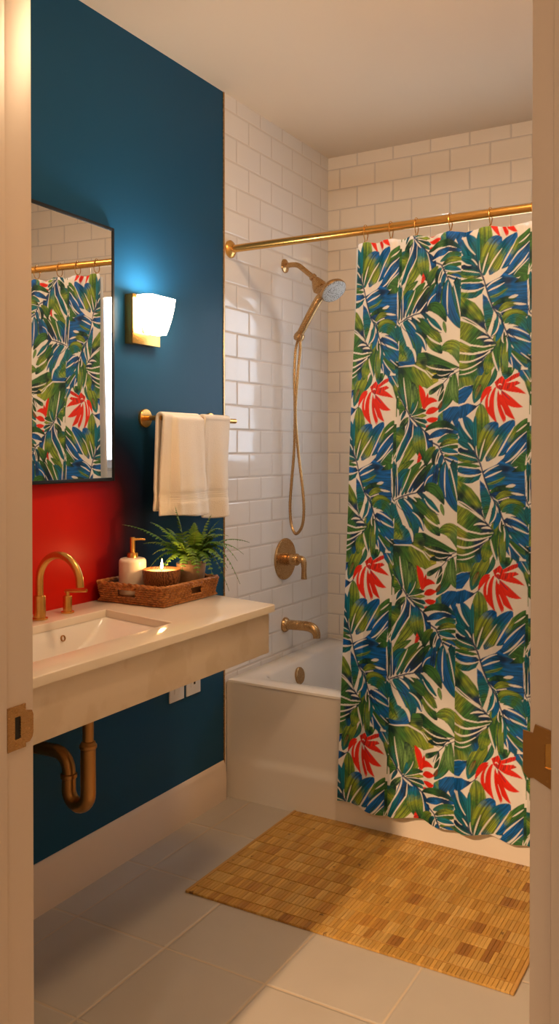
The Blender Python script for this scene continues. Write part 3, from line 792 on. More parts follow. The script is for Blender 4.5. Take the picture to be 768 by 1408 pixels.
# ------------------------------------------------------------------ mirror, hung slightly askew
mr = thing('wall_mirror', 'rectangular wall mirror in a thin black metal frame', 'mirror', (.0, 2.057, 1.59))
my0, my1, mz0, mz1, fb = 1.36, 2.064, 1.202, 1.978, .0105
MA, MB = MIRX                                   # front plane of the mirror: distance from the wall at its two ends
def lean(bm_):
    for v_ in bm_.verts: v_.co.x += MA+(MB-MA)*(v_.co.y-my0)/(my1-my0)
    return bm_
bm = bmesh.new()
box(bm, -.013, .0, my0, my0+fb, mz0, mz1, .0008); box(bm, -.013, .0, my1-fb, my1, mz0, mz1, .0008)
box(bm, -.013, .0, my0+fb, my1-fb, mz0, mz0+fb, .0008); box(bm, -.013, .0, my0+fb, my1-fb, mz1-fb, mz1, .0008)
obj('frame', lean(bm), M['black'], mr)
obj('mirror_glass', lean(B(-.006, -.0022, my0+fb-.001, my1-fb+.001, mz0+fb-.001, mz1-fb+.001)), M['mirror'], mr, False)
obj('wall_bracket', B(.0004, .022, 1.50, 1.56, 1.50, 1.70), M['black'], mr)

# ------------------------------------------------------------------ sconce
sc = thing('wall_sconce', 'brass wall sconce with a lit white flared glass shade', 'wall light', (0, 2.196, 1.71))
obj('backplate', B(.0005, .034, 2.127, 2.265, 1.632, 1.788, .0015), M['brass'], sc)
obj('shade_arm', B(.033, .075, 2.184, 2.208, 1.668, 1.690, .002), M['brass'], sc)
bm = bmesh.new(); rr = []
NS = 12
def sq(cx_, cy_, hx, hy, z, inner=0):
    out = []
    for k in range(4*NS):
        a = 2*PI*k/(4*NS); c_, s_ = math.cos(a), math.sin(a); e = .28
        out.append(bm.verts.new((cx_+(hx-inner)*math.copysign(abs(c_)**e, c_), cy_+(hy-inner)*math.copysign(abs(s_)**e, s_), z)))
    return out
prof = [(0, .020, .034), (.1, .0215, .040), (.3, .0245, .050), (.55, .0275, .0595), (.8, .0295, .0665), (1.0, .030, .0700)]
Z0, Z1 = 1.664, 1.781
for t_, hx, hy in prof: rr.append(sq(.069+.003*t_, 2.196, hx, hy, Z0+(Z1-Z0)*t_))
for t_, hx, hy in prof[::-1]: rr.append(sq(.069+.003*t_, 2.196, hx, hy, max(Z0+.004, Z0+(Z1-Z0)*t_), .003))
for A, D in zip(rr, rr[1:]):
    for k in range(len(A)): bm.faces.new((A[k], A[(k+1) % len(A)], D[(k+1) % len(A)], D[k]))
bm.faces.new(rr[0]); bm.faces.new(rr[-1])
obj('glass_shade', bm, M['lamp'], sc)

# ------------------------------------------------------------------ towel bar and towels
tb = thing('towel_bar', 'brushed brass towel bar with round wall posts', 'towel bar', (0, 2.41, 1.40))
bx_ = .080
obj('bar', tube(bmesh.new(), [(bx_, 2.212, 1.400), (bx_, 2.640, 1.400)], .0088, 20), M['brass'], tb)
for y in (2.223, 2.590):
    p = obj('post', tube(bmesh.new(), [(.008, y, 1.400), (bx_, y, 1.400)], .0085, 20), M['brass'], tb)
    q = obj('flange', lathe(bmesh.new(), [(.030, 0), (.030, .0085), (.0285, .010), (0, .010)], (.0003, y, 1.400), (1, 0, 0), 36), M['brass'], tb)
    q.parent = p; q.matrix_parent_inverse = Matrix()

def towel(name, label, y0, y1, zf, zb, folds, flare, thick=.011, r0=.0141, bulge=0):
    bm = bmesh.new(); path = []
    nb, nf, na = 30, 46, 10
    for i in range(nb): z = zb+(1.400-zb)*i/nb; path.append((bx_-r0, z, -1))
    for i in range(na): a = PI-PI*i/na; path.append((bx_+r0*math.cos(a), 1.400+r0*math.sin(a), 0))
    for i in range(nf+1): z = 1.400+(zf-1.400)*i/nf; path.append((bx_+r0, z, 1))
    NY = 44; rows = []
    for x, z, sd in path:
        d = max(0, (1.40-z)/.35); row = []; dj = min(1, d*2)
        for j in range(NY+1):
            u = j/NY; y = y0+(y1-y0)*u+d*(flare[1]*u-flare[0]*(1-u))
            dx = folds(u, d) if sd == 1 else (-.2*folds(u, d) if sd == -1 else 0)
            if sd == 1: dx -= .013*dj*(ss(.16, 0, u)+ss(.84, 1, u))
            if 1.128 < z < 1.161 and sd: dx -= .0022*sd
            row.append(bm.verts.new((x+dx, y, z+(.004*math.sin(u*5+y0*9) if d > .9 else 0))))
        rows.append(row)
    for A, D in zip(rows, rows[1:]):
        for j in range(NY): bm.faces.new((A[j], A[j+1], D[j+1], D[j]))
    o = obj(name, bm, M['towel'])
    md = o.modifiers.new('Thickness', 'SOLIDIFY'); md.thickness = thick; md.offset = 0
    md = o.modifiers.new('Soft', 'SUBSURF'); md.levels = 1; md.render_levels = 1
    tag(o, label, 'towel', 'hand towels'); return o
ss = lambda a, b, x: (lambda t: t*t*(3-2*t))(min(1, max(0, (x-a)/(b-a))))
t1 = towel('hand_towel', 'folded cream hand towel on the left, nearer the sconce, with a tucked side fold', 2.203, 2.404, 1.083, 1.10,
      lambda u, d: d*(.034*ss(.20, .27, u)+.008*math.sin(u*13+1)-.010*ss(.75, 1, u))+.012*ss(.2, .27, u), (.016, .008))
t2 = towel('hand_towel', 'folded cream hand towel on the right, nearer the white tiles', 2.432, 2.586, 1.064, 1.09,
      lambda u, d: d*(.018*math.sin(u*8+3.2)+.006)-.004, (-.002, .022))

# ------------------------------------------------------------------ woven tray
ZT = .8435
tx0, tx1, ty0, ty1 = .016, .268, 1.979, 2.256
tr_ = thing('woven_tray', 'brown woven rattan tray with cut-out handles on the counter', 'tray', ((tx0+tx1)/2, (ty0+ty1)/2, ZT))
def tray_path(grow, step=.0022):
    x0, x1, y0, y1 = tx0-grow, tx1+grow, ty0-grow, ty1+grow; r = .016; out = []
    segs = [((x0+r, y0), (x1-r, y0)), ((x1, y0+r), (x1, y1-r)), ((x1-r, y1), (x0+r, y1)), ((x0, y1-r), (x0, y0+r))]
    cs = [((x1-r, y0+r), -PI/2), ((x1-r, y1-r), 0), ((x0+r, y1-r), PI/2), ((x0+r, y0+r), PI)]
    for (a, b), (c, a0) in zip(segs, cs):
        a, b = Vector(a), Vector(b); n = int((b-a).length/step)
        for k in range(n): p = a.lerp(b, k/n); nv = Vector(((b-a).y, -(b-a).x)).normalized(); out.append((p, nv))
        for k in range(10):
            g = a0+PI/2*k/10; nv = Vector((math.cos(g), math.sin(g))); out.append((Vector(c)+nv*r, nv))
    return out
bm = bmesh.new(); NR = 8
def cut(p, i):
    if not 3 <= i <= 5: return False
    if abs(p.y-ty0) < .012 or abs(p.y-ty1) < .012: return abs(p.x-.128) < .033
    return abs(p.y-2.137) < .026
for i in range(NR):
    z = .0045+i*.0066; pp = tray_path(.009*(i/NR)-.006); run = []; runs = []
    for s_, (p, nv) in enumerate(pp):
        q = p+nv*(.0022*math.sin(s_*.0022*2*PI/.0145+PI*i))
        if cut(p, i):
            if run: runs.append(run)
            run = []
        else: run.append((q.x, q.y, ZT+z))
    full = not runs
    if run: runs.append(run)
    if full: tube(bm, runs[0], .0036, 6, closed=True)
    else:
        if len(runs) > 1: runs[0] = runs.pop()+runs[0]
        for r_ in runs: tube(bm, r_, .0036, 6)
obj('basket_wall', bm, M['rattan'], tr_)
bm = bmesh.new()
for i in range(NR):
    pp = tray_path(.009*(i/NR)-.0098, .008); runs = []; run = []
    for p, nv in pp:
        if cut(p+nv*.004, i):
            if run: runs.append(run)
            run = []
        else: run.append((p.x, p.y, ZT+.0045+i*.0066))
    full = not runs
    if run: runs.append(run)
    if full: tube(bm, runs[0], .0040, 6, closed=True)
    else:
        if len(runs) > 1: runs[0] = runs.pop()+runs[0]
        for r_ in runs: tube(bm, r_, .0040, 6)
obj('inner_weave', bm, M['rattan_dark'], tr_)
bm = bmesh.new()
pp = tray_path(.002)
for ph in (0, PI):
    tube(bm, [(p.x+nv.x*.0025*math.sin(k*.30+ph), p.y+nv.y*.0025*math.sin(k*.30+ph), ZT+.0565+.0022*math.cos(k*.30+ph)) for k, (p, nv) in enumerate(pp)], .0042, 7, closed=True)
obj('braided_rim', bm, M['rattan'], tr_)
bm = bmesh.new()
box(bm, tx0+.002, tx1-.002, ty0+.002, ty1-.002, ZT+.0015, ZT+.006)
n_ = 26
for k in range(n_):
    y = ty0+.008+(ty1-ty0-.016)*k/(n_-1)
    tube(bm, [(tx0+.004+(tx1-tx0-.008)*j/30, y, ZT+.0072+.0012*math.sin(j*1.26+PI*k)) for j in range(31)], .0034, 5)
obj('tray_base', bm, M['rattan'], tr_)
for (p, q) in (((.096, ty0-.001), (.160, ty0-.001)), ((.096, ty1+.001), (.160, ty1+.001)), ((tx1+.001, 2.112), (tx1+.001, 2.162)), ((tx0-.001, 2.112), (tx0-.001, 2.162))):
    obj('handle_wrap', tube(bmesh.new(), [(p[0]+(q[0]-p[0])*k/8, p[1]+(q[1]-p[1])*k/8, ZT+.049) for k in range(9)], .0055, 8), M['rattan'], tr_)

# soap dispenser
sx, sy, sz = .077, 2.071, ZT+.012
sd = thing('soap_dispenser', 'round cream ceramic soap dispenser with a brass pump in the tray', 'soap dispenser', (sx, sy, sz))
obj('bottle', lathe(bmesh.new(), [(0, 0), (.037, 0), (.0405, .003), (.0415, .008), (.0415, .098), (.0405, .105), (.0365, .110), (.030, .112), (.016, .113), (0, .113)], (sx, sy, sz), (0, 0, 1), 48, False), M['ceramic'], sd)
obj('collar', lathe(bmesh.new(), [(.0165, 0), (.0165, .013), (.0155, .015), (.0085, .016)], (sx, sy, sz+.1125), (0, 0, 1), 28), M['brass'], sd)
obj('pump_stem', lathe(bmesh.new(), [(.0080, 0), (.0080, .046), (.0072, .048), (0, .048)], (sx, sy, sz+.127), (0, 0, 1), 24), M['brass'], sd)
obj('nozzle', tube(bmesh.new(), [(sx+.002, sy, sz+.168), (sx+.022, sy+.012, sz+.169), (sx+.034, sy+.019, sz+.1675)], [.0042, .0032, .0028], 12), M['brass'], sd)

# candle in a carved wooden bowl
cx_, cy_, cz_ = .187, 2.073, ZT+.012
cd = thing('candle_bowl', 'lit candle in a round carved brown wooden bowl', 'candle', (cx_, cy_, cz_))
obj('bowl', lathe(bmesh.new(), [(0, 0), (.028, 0), (.034, .004), (.047, .024), (.055, .050), (.0575, .076), (.0573, .083), (.0550, .085), (.0530, .082), (.0520, .077)], (cx_, cy_, cz_), (0, 0, 1), 56, False), M['carved'], cd)
obj('wax', lathe(bmesh.new(), [(.0535, .070), (.0532, .0775), (.035, .0772), (.012, .0762), (0, .0760)], (cx_, cy_, cz_), (0, 0, 1), 48, False), M['wax'], cd)
obj('wick', tube(bmesh.new(), [(cx_, cy_, cz_+.075), (cx_, cy_, cz_+.083), (cx_+.001, cy_, cz_+.087)], .0009, 8), M['dark'], cd)
obj('flame', lathe(bmesh.new(), [(0, 0), (.0028, .003), (.0042, .008), (.0040, .013), (.0027, .020), (.0013, .027), (0, .034)], (cx_, cy_, cz_+.083), (.05, 0, 1), 20, False), M['flame'], cd)

# fern
px_, py_, pz_ = .205, 2.198, ZT+.012
fn = thing('potted_fern', 'small green fern in a tan stone pot on the tray', 'potted plant', (px_, py_, pz_))
obj('pot', lathe(bmesh.new(), [(0, 0), (.033, 0), (.036, .003), (.0445, .070), (.0465, .090), (.0445, .0915), (.042, .088), (.040, .078)], (px_, py_, pz_), (0, 0, 1), 44, False), M['pot'], fn)
obj('soil', lathe(bmesh.new(), [(.0405, .076), (.03, .083), (0, .086)], (px_, py_, pz_), (0, 0, 1), 28, False), M['soil'], fn)
Rv, Fv, Uv = Vector((.8646, .5024, 0)), Vector((-.5024, .8646, 0)), Vector((0, 0, 1))
base = Vector((px_, py_, pz_+.082))
def frond(tip, lift, width, npin, bare=.12, droop=0, seed=0):
    rnd = random.Random(seed)
    tip = Vector(tip); a = base+Vector((tip.x, tip.y, 0)).normalized()*.012
    T = a+tip; mid = a+tip*.45+Uv*lift; c1 = mid*2-(a+T)*.5
    pts = [a*(1-k/24)**2+c1*2*(k/24)*(1-k/24)+T*(k/24)**2+Uv*(-droop*(k/24)**3) for k in range(25)]
    st = bmesh.new(); tube(st, pts, [.0012*(1-.75*k/24)+.0002 for k in range(25)], 6)
    lf = bmesh.new()
    def P_(t_):
        k = min(23, int(t_*24)); return pts[k].lerp(pts[k+1], t_*24-k)
    for i in range(npin):
        t_ = bare+(1-bare)*i/npin; p = P_(t_); d = (P_(min(1, t_+.04))-P_(max(0, t_-.04))).normalized()
        side = d.cross(Uv)
        if side.length < .2: side = d.cross(Fv)
        side.normalize(); nrm = side.cross(d).normalized()
        L_ = width*(math.sin(PI*min(1, (t_*.86+.16)))**.8)*(1-.15*rnd.random())+.002
        for sg in (-1, 1):
            dr = (side*sg*(1+.1*rnd.random())+d*(.22+.18*rnd.random())+nrm*(-.15+.3*rnd.random())).normalized()
            wv = dr.cross(nrm).normalized(); wd = min(.0042, L_*.20+.0009)
            prev = None
            for k, (s_, w_) in enumerate(((0, .35), (.22, 1.0), (.5, .92), (.78, .6), (1, .06))):
                c_ = p+dr*L_*s_-nrm*L_*.28*s_*s_+nrm*.0006*(k % 2); q = (lf.verts.new(c_-wv*wd*w_), lf.verts.new(c_+nrm*.0006), lf.verts.new(c_+wv*wd*w_))
                if prev: lf.faces.new((prev[0], prev[1], q[1], q[0])); lf.faces.new((prev[1], prev[2], q[2], q[1]))
                prev = q
    o = obj('frond', lf, M['fern'], fn); s_ = obj('midrib', st, M['stem'], fn)
    s_.parent = o; s_.matrix_parent_inverse = Matrix()
K = .00228
def S_(dx, dy, dep): return Rv*(dx*K)+Uv*(-dy*K)+Fv*dep
FR0 = [(-88, -58, -.01, .02, .019, 22), (-52, -60, .02, .02, .017, 18), (-16, -83, -.01, .01, .020, 20), (-32, -50, -.03, .02, .020, 16), (2, -60, .02, .01, .018, 16), (34, -64, -.01, .012, .014, 18), (22, -70, .03, .01, .012, 16),
      (75, -34, -.02, .030, .010, 26), (58, -8, .0, .055, .020, 20), (62, 22, -.02, .075, .014, 22), (45, 2, -.05, .05, .020, 17), (-46, -18, -.02, .025, .018, 16), (-50, 0, -.01, .035, .018, 16), (-28, -2, -.055, .03, .018, 13),
      (-8, 6, -.075, .035, .019, 13), (12, 8, -.08, .035, .020, 14), (30, 12, -.07, .045, .019, 15), (-62, -30, .03, .02, .016, 17), (-20, -36, -.05, .02, .020, 14), (12, -32, -.05, .02, .020, 14), (38, -30, -.04, .03, .018, 15), (28, -44, .02, .02, .016, 15), (-40, -40, .05, .02, .016, 14),
      (48, 30, -.04, .06, .013, 17), (6, -14, -.08, .03, .019, 12), (-40, 14, -.04, .04, .015, 13), (46, -42, .0, .028, .016, 16), (66, -16, .02, .04, .016, 18)]
rf = random.Random(5)
for k in range(16): FR0.append((rf.uniform(-42, 48), rf.uniform(-52, 6), rf.uniform(-.07, .03), rf.uniform(.015, .04), rf.uniform(.015, .021), 13))
for i, (dx, dy, dep, lift, wd, npn) in enumerate(FR0): frond(S_(dx, dy+2, dep), lift+.012, wd*1.1+.001, int(npn*.85), seed=i, bare=.16)

# ------------------------------------------------------------------ bathtub
tu = thing('bathtub', 'white alcove bathtub behind the tropical shower curtain', 'bathtub', (.8, 3.11, 0))
bm = bmesh.new()
def rrect(x0, x1, y0, y1, r, z, n=8):
    out = []
    for (cx, cy, a0) in ((x1-r, y0+r, -PI/2), (x1-r, y1-r, 0), (x0+r, y1-r, PI/2), (x0+r, y0+r, PI)):
        for k in range(n+1): a = a0+PI/2*k/n; out.append(bm.verts.new((cx+r*math.cos(a), cy+r*math.sin(a), z)))
    return out
TZ = .441; e0, e1, f0, f1 = .003, 1.597, 2.702, 3.534
LP = [rrect(e0, e1, f0, f1, .004, TZ-.010), rrect(e0+.002, e1-.002, f0+.002, f1, .006, TZ-.003), rrect(e0+.007, e1-.007, f0+.007, f1-.002, .01, TZ),
      rrect(.085, 1.50, 2.775, 3.475, .09, TZ), rrect(.092, 1.49, 2.783, 3.468, .09, TZ-.004), rrect(.097, 1.48, 2.788, 3.462, .09, TZ-.014), rrect(.112, 1.45, 2.80, 3.45, .1, .34), rrect(.135, 1.41, 2.815, 3.435, .11, .20), rrect(.165, 1.36, 2.85, 3.40, .12, .12), rrect(.24, 1.26, 2.93, 3.32, .1, .10)]
for A, D in zip(LP, LP[1:]):
    n_ = len(A)
    for k in range(n_): bm.faces.new((A[k], A[(k+1) % n_], D[(k+1) % n_], D[k]))
bm.faces.new(LP[-1])
obj('tub_shell', bm, M['porcelain'], tu)
bm = bmesh.new(); NX, NZ = 120, 56; rows = []
for j in range(NZ+1):
    z = (TZ-.0095)*j/NZ; row = []
    for i in range(NX+1):
        x = e0+(e1-e0)*i/NX
        rx = ss(.04, .17, x)*ss(e1-.04, e1-.17, x)
        y = f0+.009*rx*ss(.130, .172, z)*(1-.75*ss(.18, TZ-.02, z))
        y += .004*ss(.10, .03, z)*0
        row.append(bm.verts.new((x, y, z)))
    rows.append(row)
for A, D in zip(rows, rows[1:]):
    for i in range(NX): bm.faces.new((A[i], A[i+1], D[i+1], D[i]))
obj('apron_panel', bm, M['porcelain'], tu)
obj('overflow_cover', lathe(bmesh.new(), [(.0, -.004), (.034, -.004), (.034, .006), (.031, .009), (0, .010)], (.105, 3.075, .382), (1, 0, .12), 40, False), M['brass_soft'], tu)

# spout, valve
yv = 3.140
sp = thing('tub_spout', 'brass tub spout on the tiled wall above the bathtub', 'tub spout', (0, yv, .567))
bm = bmesh.new(); pts = [(.010, yv, .568), (.05, yv, .570), (.10, yv, .571), (.125, yv, .568), (.142, yv, .558), (.150, yv, .543), (.151, yv, .527)]
tube(bm, smooth_path(pts, 5), [.0205]*16+[.0205-.0004*k for k in range(15)], 26); obj('spout_body', bm, M['brass_soft'], sp)
obj('flange', lathe(bmesh.new(), [(.031, 0), (.031, .006), (.027, .012), (.0215, .018)], (.0005, yv, .567), (1, 0, 0), 36), M['brass_soft'], sp)
va = thing('shower_valve', 'round brass shower valve plate with a lever on white tile', 'shower valve', (0, yv, .842))
obj('escutcheon', lathe(bmesh.new(), [(.0865, 0), (.0865, .004), (.083, .008), (.03, .010), (0, .010)], (.0005, yv, .842), (1, 0, 0), 56), M['brass_soft'], va)
obj('hub', lathe(bmesh.new(), [(.027, .009), (.027, .022), (.021, .023), (.021, .029), (.0255, .030), (.0255, .060), (.021, .066), (0, .067)], (0, yv, .842), (1, 0, 0), 36), M['brass_soft'], va)
bm = bmesh.new(); pts = smooth_path([(.058, yv, .845), (.078, yv, .845), (.089, yv, .836), (.092, yv, .815), (.092, yv, .790), (.092, yv, .764)], 5)
tube(bm, pts, [.0150]*6+[.0150-.0004*k for k in range(10)]+[.0105]*5+[.0108+.0004*k for k in range(5)], 20); obj('lever', bm, M['brass_soft'], va)

# hand shower on its arm
hs = thing('hand_shower', 'brass hand shower with a looped hose on a wall arm', 'shower head', (0, yv, 2.059))
obj('wall_flange', lathe(bmesh.new(), [(.029, 0), (.028, .005), (.018, .009), (.0115, .011)], (.0005, yv, 2.059), (1, 0, 0), 36), M['brass_soft'], hs)
obj('shower_arm', tube(bmesh.new(), smooth_path([(.008, yv, 2.059), (.035, yv, 2.061), (.062, yv, 2.056), (.085, yv, 2.040), (.115, yv, 2.015), (.150, yv, 1.987)], 6), .0108, 20), M['brass_soft'], hs)
obj('swivel_nut', lathe(bmesh.new(), [(.013, 0), (.016, .003), (.016, .012), (.012, .016)], (.128, yv, 2.004), (.76, 0, -.65), 24), M['brass_soft'], hs)
obj('holder', lathe(bmesh.new(), [(.012, 0), (.020, .014), (.030, .040), (.032, .052), (.028, .058), (0, .058)], (.140, yv, 1.995), (.55, -.05, -.83), 28), M['brass_soft'], hs)
hp = smooth_path([(.075, yv-.004, 1.772), (.11, yv-.01, 1.823), (.150, yv-.016, 1.880), (.180, yv-.02, 1.915), (.212, yv-.026, 1.930)], 6)
obj('handle', tube(bmesh.new(), hp, [.0150+.0001*k for k in range(12)]+[.0165]*7+[.018+.001*k for k in range(6)], 22), M['brass_soft'], hs)
nrm = (Rv*.42-Uv*.70-Fv*.52).normalized(); hc = Vector((.242, yv-.030, 1.930))
obj('spray_head', lathe(bmesh.new(), [(0, -.030), (.020, -.030), (.044, -.020), (.054, -.008), (.0555, .0), (.0535, .004)], hc, nrm, 48, False), M['brass_soft'], hs)
obj('spray_face', lathe(bmesh.new(), [(.0535, .003), (.050, .0065), (0, .0075)], hc, nrm, 48, False), M['spray'], hs)
obj('hose_nut', lathe(bmesh.new(), [(.016, -.016), (.021, -.008), (.022, .004), (.019, .016), (.014, .018)], (.070, yv-.004, 1.760), (.5, 0, .8), 24), M['brass_soft'], hs)
bm = bmesh.new()
hose = smooth_path([(.066, yv-.004, 1.750), (.052, yv, 1.70), (.047, yv, 1.60), (.049, yv, 1.45), (.046, yv, 1.30), (.033, yv, 1.16), (.026, yv, 1.06), (.033, yv, .985), (.060, yv-.01, .950), (.090, yv-.012, .985), (.097, yv-.01, 1.06), (.086, yv-.006, 1.16), (.067, yv-.006, 1.30), (.063, yv-.02, 1.45), (.072, yv-.018, 1.60), (.080, yv-.012, 1.70), (.082, yv-.010, 1.76), (.100, yv-.006, 1.81)], 14)
tube(bm, hose, [.0058+.0006*(k % 2) for k in range(len(hose))], 12); obj('hose', bm, M['brass_soft'], hs)

# ------------------------------------------------------------------ curtain rod, rings, curtain, liner
RY, RZ = 2.728, 2.047
rd = thing('curtain_rod', 'long brushed brass shower curtain rod across the tub alcove', 'curtain rod', (W/2, RY, RZ))
obj('rod', tube(bmesh.new(), [(.006, RY, RZ), (W-.006, RY, RZ)], .0142, 26), M['brass'], rd)
for x, d in ((.0005, 1), (W-.0005, -1)): obj('rod_flange', lathe(bmesh.new(), [(.033, 0), (.033, .006), (.027, .012), (.018, .017), (.0148, .018)], (x, RY, RZ), (d, 0, 0), 36), M['brass'], rd)
RX = [.556, .649, .740, .857, .989, 1.123, 1.250, 1.370, 1.480]
ORD = ['first', 'second', 'third', 'fourth', 'fifth', 'sixth', 'seventh', 'eighth', 'ninth']
ring0 = None
for i, x in enumerate(RX):
    if ring0 is None:
        bm = bmesh.new(); pts = []
        for k in range(28):
            a = 2*PI*k/28; pts.append((x+.0015*math.sin(a*2), RY+.0185*math.cos(a), 2.037+.0285*math.sin(a)))
        tube(bm, pts, .0017, 8, closed=True)
        tube(bm, [(x-.001, RY-.004, 2.010), (x-.001, RY-.006, 2.002), (x-.002, RY-.004, 1.994)], [.002, .0032, .0022], 8)
        r = ring0 = obj('curtain_ring', bm, M['brass'])
    else:
        r = ring0.copy(); C.objects.link(r); r.location.x = x-RX[0]; r.rotation_euler.z = 0
    tag(r, '%s brass curtain ring from the left along the rod' % ORD[i], 'curtain ring', 'curtain rings on the rod')

# printed cloth: the leaf print is drawn in cloth millimetres into one repeat, then carried by the weave of the mesh
COL = {'y': (150, 176, 58), 'g': (66, 128, 58), 'd': (6, 54, 56), 't': (0, 124, 150), 'b': (0, 108, 202), 'n': (6, 50, 106), 'c': (248, 248, 250), 'r': (240, 42, 22), 'l': (122, 170, 98), 'k': (130, 86, 48), 'o': (186, 188, 70), 's': (4, 62, 74)}
LIN = {k: np.array(srgb(*v)[:3]) for k, v in COL.items()}
PX = .8; TW, TH = 450.0, 589.0
NXp, NYp = int(TW/PX)+1, int(TH/PX)
img = np.zeros((NYp, NXp, 3)); img[:] = LIN['c']
gx = (np.arange(NXp)+.5)*PX; gy = (np.arange(NYp)+.5)*PX
rng = np.random.RandomState(3)
def vnoise(X, Y, sx, sy, seed):
    r = np.random.RandomState(seed).rand(64, 64); x = X/sx; y = Y/sy
    xi = np.floor(x).astype(int); yi = np.floor(y).astype(int); fx_ = x-xi; fy_ = y-yi; fx_ = fx_*fx_*(3-2*fx_); fy_ = fy_*fy_*(3-2*fy_)
    g = lambda a, b: r[a % 64, b % 64]
    return (g(yi, xi)*(1-fx_)+g(yi, xi+1)*fx_)*(1-fy_)+(g(yi+1, xi)*(1-fx_)+g(yi+1, xi+1)*fx_)*fy_
def paint(kind, sec, w, cols, pts, seed):
    P = np.array(pts, float); pad = max(w, 2)
    s0, s1 = (0, 224) if sec == 'A' else (224, TW)
    for sh in (-TH, 0, TH):
        Q = P+[0, sh]; x0, y0 = Q.min(0)-pad; x1, y1 = Q.max(0)+pad
        x0 = max(x0, s0); x1 = min(x1, s1); y0 = max(y0, 0); y1 = min(y1, TH)
        i0, i1, j0, j1 = int(x0/PX), int(math.ceil(x1/PX)), int(y0/PX), int(math.ceil(y1/PX))
        i1 = min(i1, NXp); j1 = min(j1, NYp)
        if sec == 'A': i1 = min(i1, int(224/PX))
        if i1 <= i0 or j1 <= j0: continue
        X, Y = np.meshgrid(gx[i0:i1], gy[j0:j1])
        if kind == 'P':
            cov = np.zeros_like(X)
            for ox in (-.25, .25):
                for oy in (-.25, .25):
                    ins = np.zeros(X.shape, bool); xx = X+ox*PX; yy = Y+oy*PX
                    for a, b in zip(Q, np.roll(Q, -1, 0)):
                        c = (a[1] > yy) != (b[1] > yy)
                        with np.errstate(divide='ignore', invalid='ignore'):
                            ins ^= c & (xx < (b[0]-a[0])*(yy-a[1])/(b[1]-a[1]+1e-12)+a[0])
                    cov += ins*.25
            col = np.zeros(X.shape+(3,)); tw = np.zeros(X.shape)
            for c, u, v_ in cols:
                wt = 1/(((X-u)**2+(Y-v_-sh)**2)+6)**1.5; col += wt[..., None]*LIN[c]; tw += wt
            col /= tw[..., None]
            an = (seed*1.3) % 3.1; U_ = X*math.cos(an)+Y*math.sin(an); V_ = -X*math.sin(an)+Y*math.cos(an)
            st = vnoise(U_, V_, 1.5, 26, seed); sw = np.clip(1.25*st-.12, 0, 1)[..., None]; col = col*(.5+.95*st)[..., None]; col = col*(1-.35*(1-sw))+LIN['s']*.35*(1-sw)
        else:
            if len(Q) == 3:
                c = 2*Q[1]-(Q[0]+Q[2])/2; t = np.linspace(0, 1, 25)[:, None]; B_ = Q[0]*(1-t)**2+2*c*t*(1-t)+Q[2]*t*t
            elif len(Q) == 2: t = np.linspace(0, 1, 9)[:, None]; B_ = Q[0]*(1-t)+Q[1]*t
            else: B_ = Q
            dmin = np.full(X.shape, 1e9); tt = np.zeros(X.shape); sd_ = np.zeros(X.shape)
            n = len(B_)-1
            for k in range(n):
                a, b = B_[k], B_[k+1]; d = b-a; L2 = (d**2).sum()+1e-9
                s = np.clip(((X-a[0])*d[0]+(Y-a[1])*d[1])/L2, 0, 1)
                ex = X-a[0]-s*d[0]; ey = Y-a[1]-s*d[1]; dd = np.hypot(ex, ey); m = dd < dmin
                dmin = np.where(m, dd, dmin); tt = np.where(m, (k+s)/n, tt); sd_ = np.where(m, np.sign(d[0]*ey-d[1]*ex)*dd, sd_)
            if kind == 'L': pr = 1.05*np.sin(PI*np.clip(tt, .0, 1)**.92)**(.85 if cols == 'rr' else .66)
            elif cols == 'n': pr = .75+.25*np.sin(PI*tt)
            else: pr = np.sin(PI*np.clip(tt*.92+.04, 0, 1))**.6
            hw = w/2*pr*(1.12 if kind == 'C' and cols == 'c' else 1); cov = np.clip(.5+(hw-dmin)/PX, 0, 1)
            if kind == 'L':
                cc = [LIN[q] for q in cols]; n2 = len(cc)-1; f_ = tt*n2+.5*(vnoise(X, Y, 5, 5, seed+5)-.5)
                f_ = np.clip(f_, 0, n2-1e-6) if n2 else tt*0; k0 = f_.astype(int); fr = (f_-k0)[..., None]
                ca = np.array(cc); col = ca[k0]*(1-fr)+ca[np.minimum(k0+1, n2)]*fr
                st = vnoise(sd_, tt*60, 1.25, 22, seed)
                amp = .3 if cols == 'rr' else 1.35
                k_ = .0 if cols == 'rr' else .42
                sw = np.clip(1.25*st-.12, 0, 1)[..., None]; col = col*(1-amp*.40+amp*.80*st)[..., None]; col = col*(1-k_*(1-sw))+LIN['s']*k_*(1-sw)
                ed = np.clip((dmin-(hw-1.3))/1.3, 0, 1)*(.25 if cols == 'rr' else .6); col = col*(1-ed[..., None])
                mid = np.exp(-(dmin/.7)**2)*(w > 7)*(.0 if cols == 'rr' else .35); col = col*(1-mid[..., None])
            else: col = np.zeros(X.shape+(3,))+LIN[cols]; cov = cov*(.97 if cols == 'c' else .92)
        reg = img[j0:j1, i0:i1]; img[j0:j1, i0:i1] = reg*(1-cov[..., None])+col*cov[..., None]
for k, (kind, sec, w, cols, pts) in enumerate(LEAVES): paint(kind, sec, w, cols, pts, k+1)

xs = np.concatenate([np.arange(.487, 1.150, .0017), np.arange(1.150, 1.531, .006)]); zs = np.linspace(.090, 2.004, 960)
NXc, NZc = len(xs), len(zs)
U_, Z_ = np.meshgrid(xs, zs)
TOP = 2.004
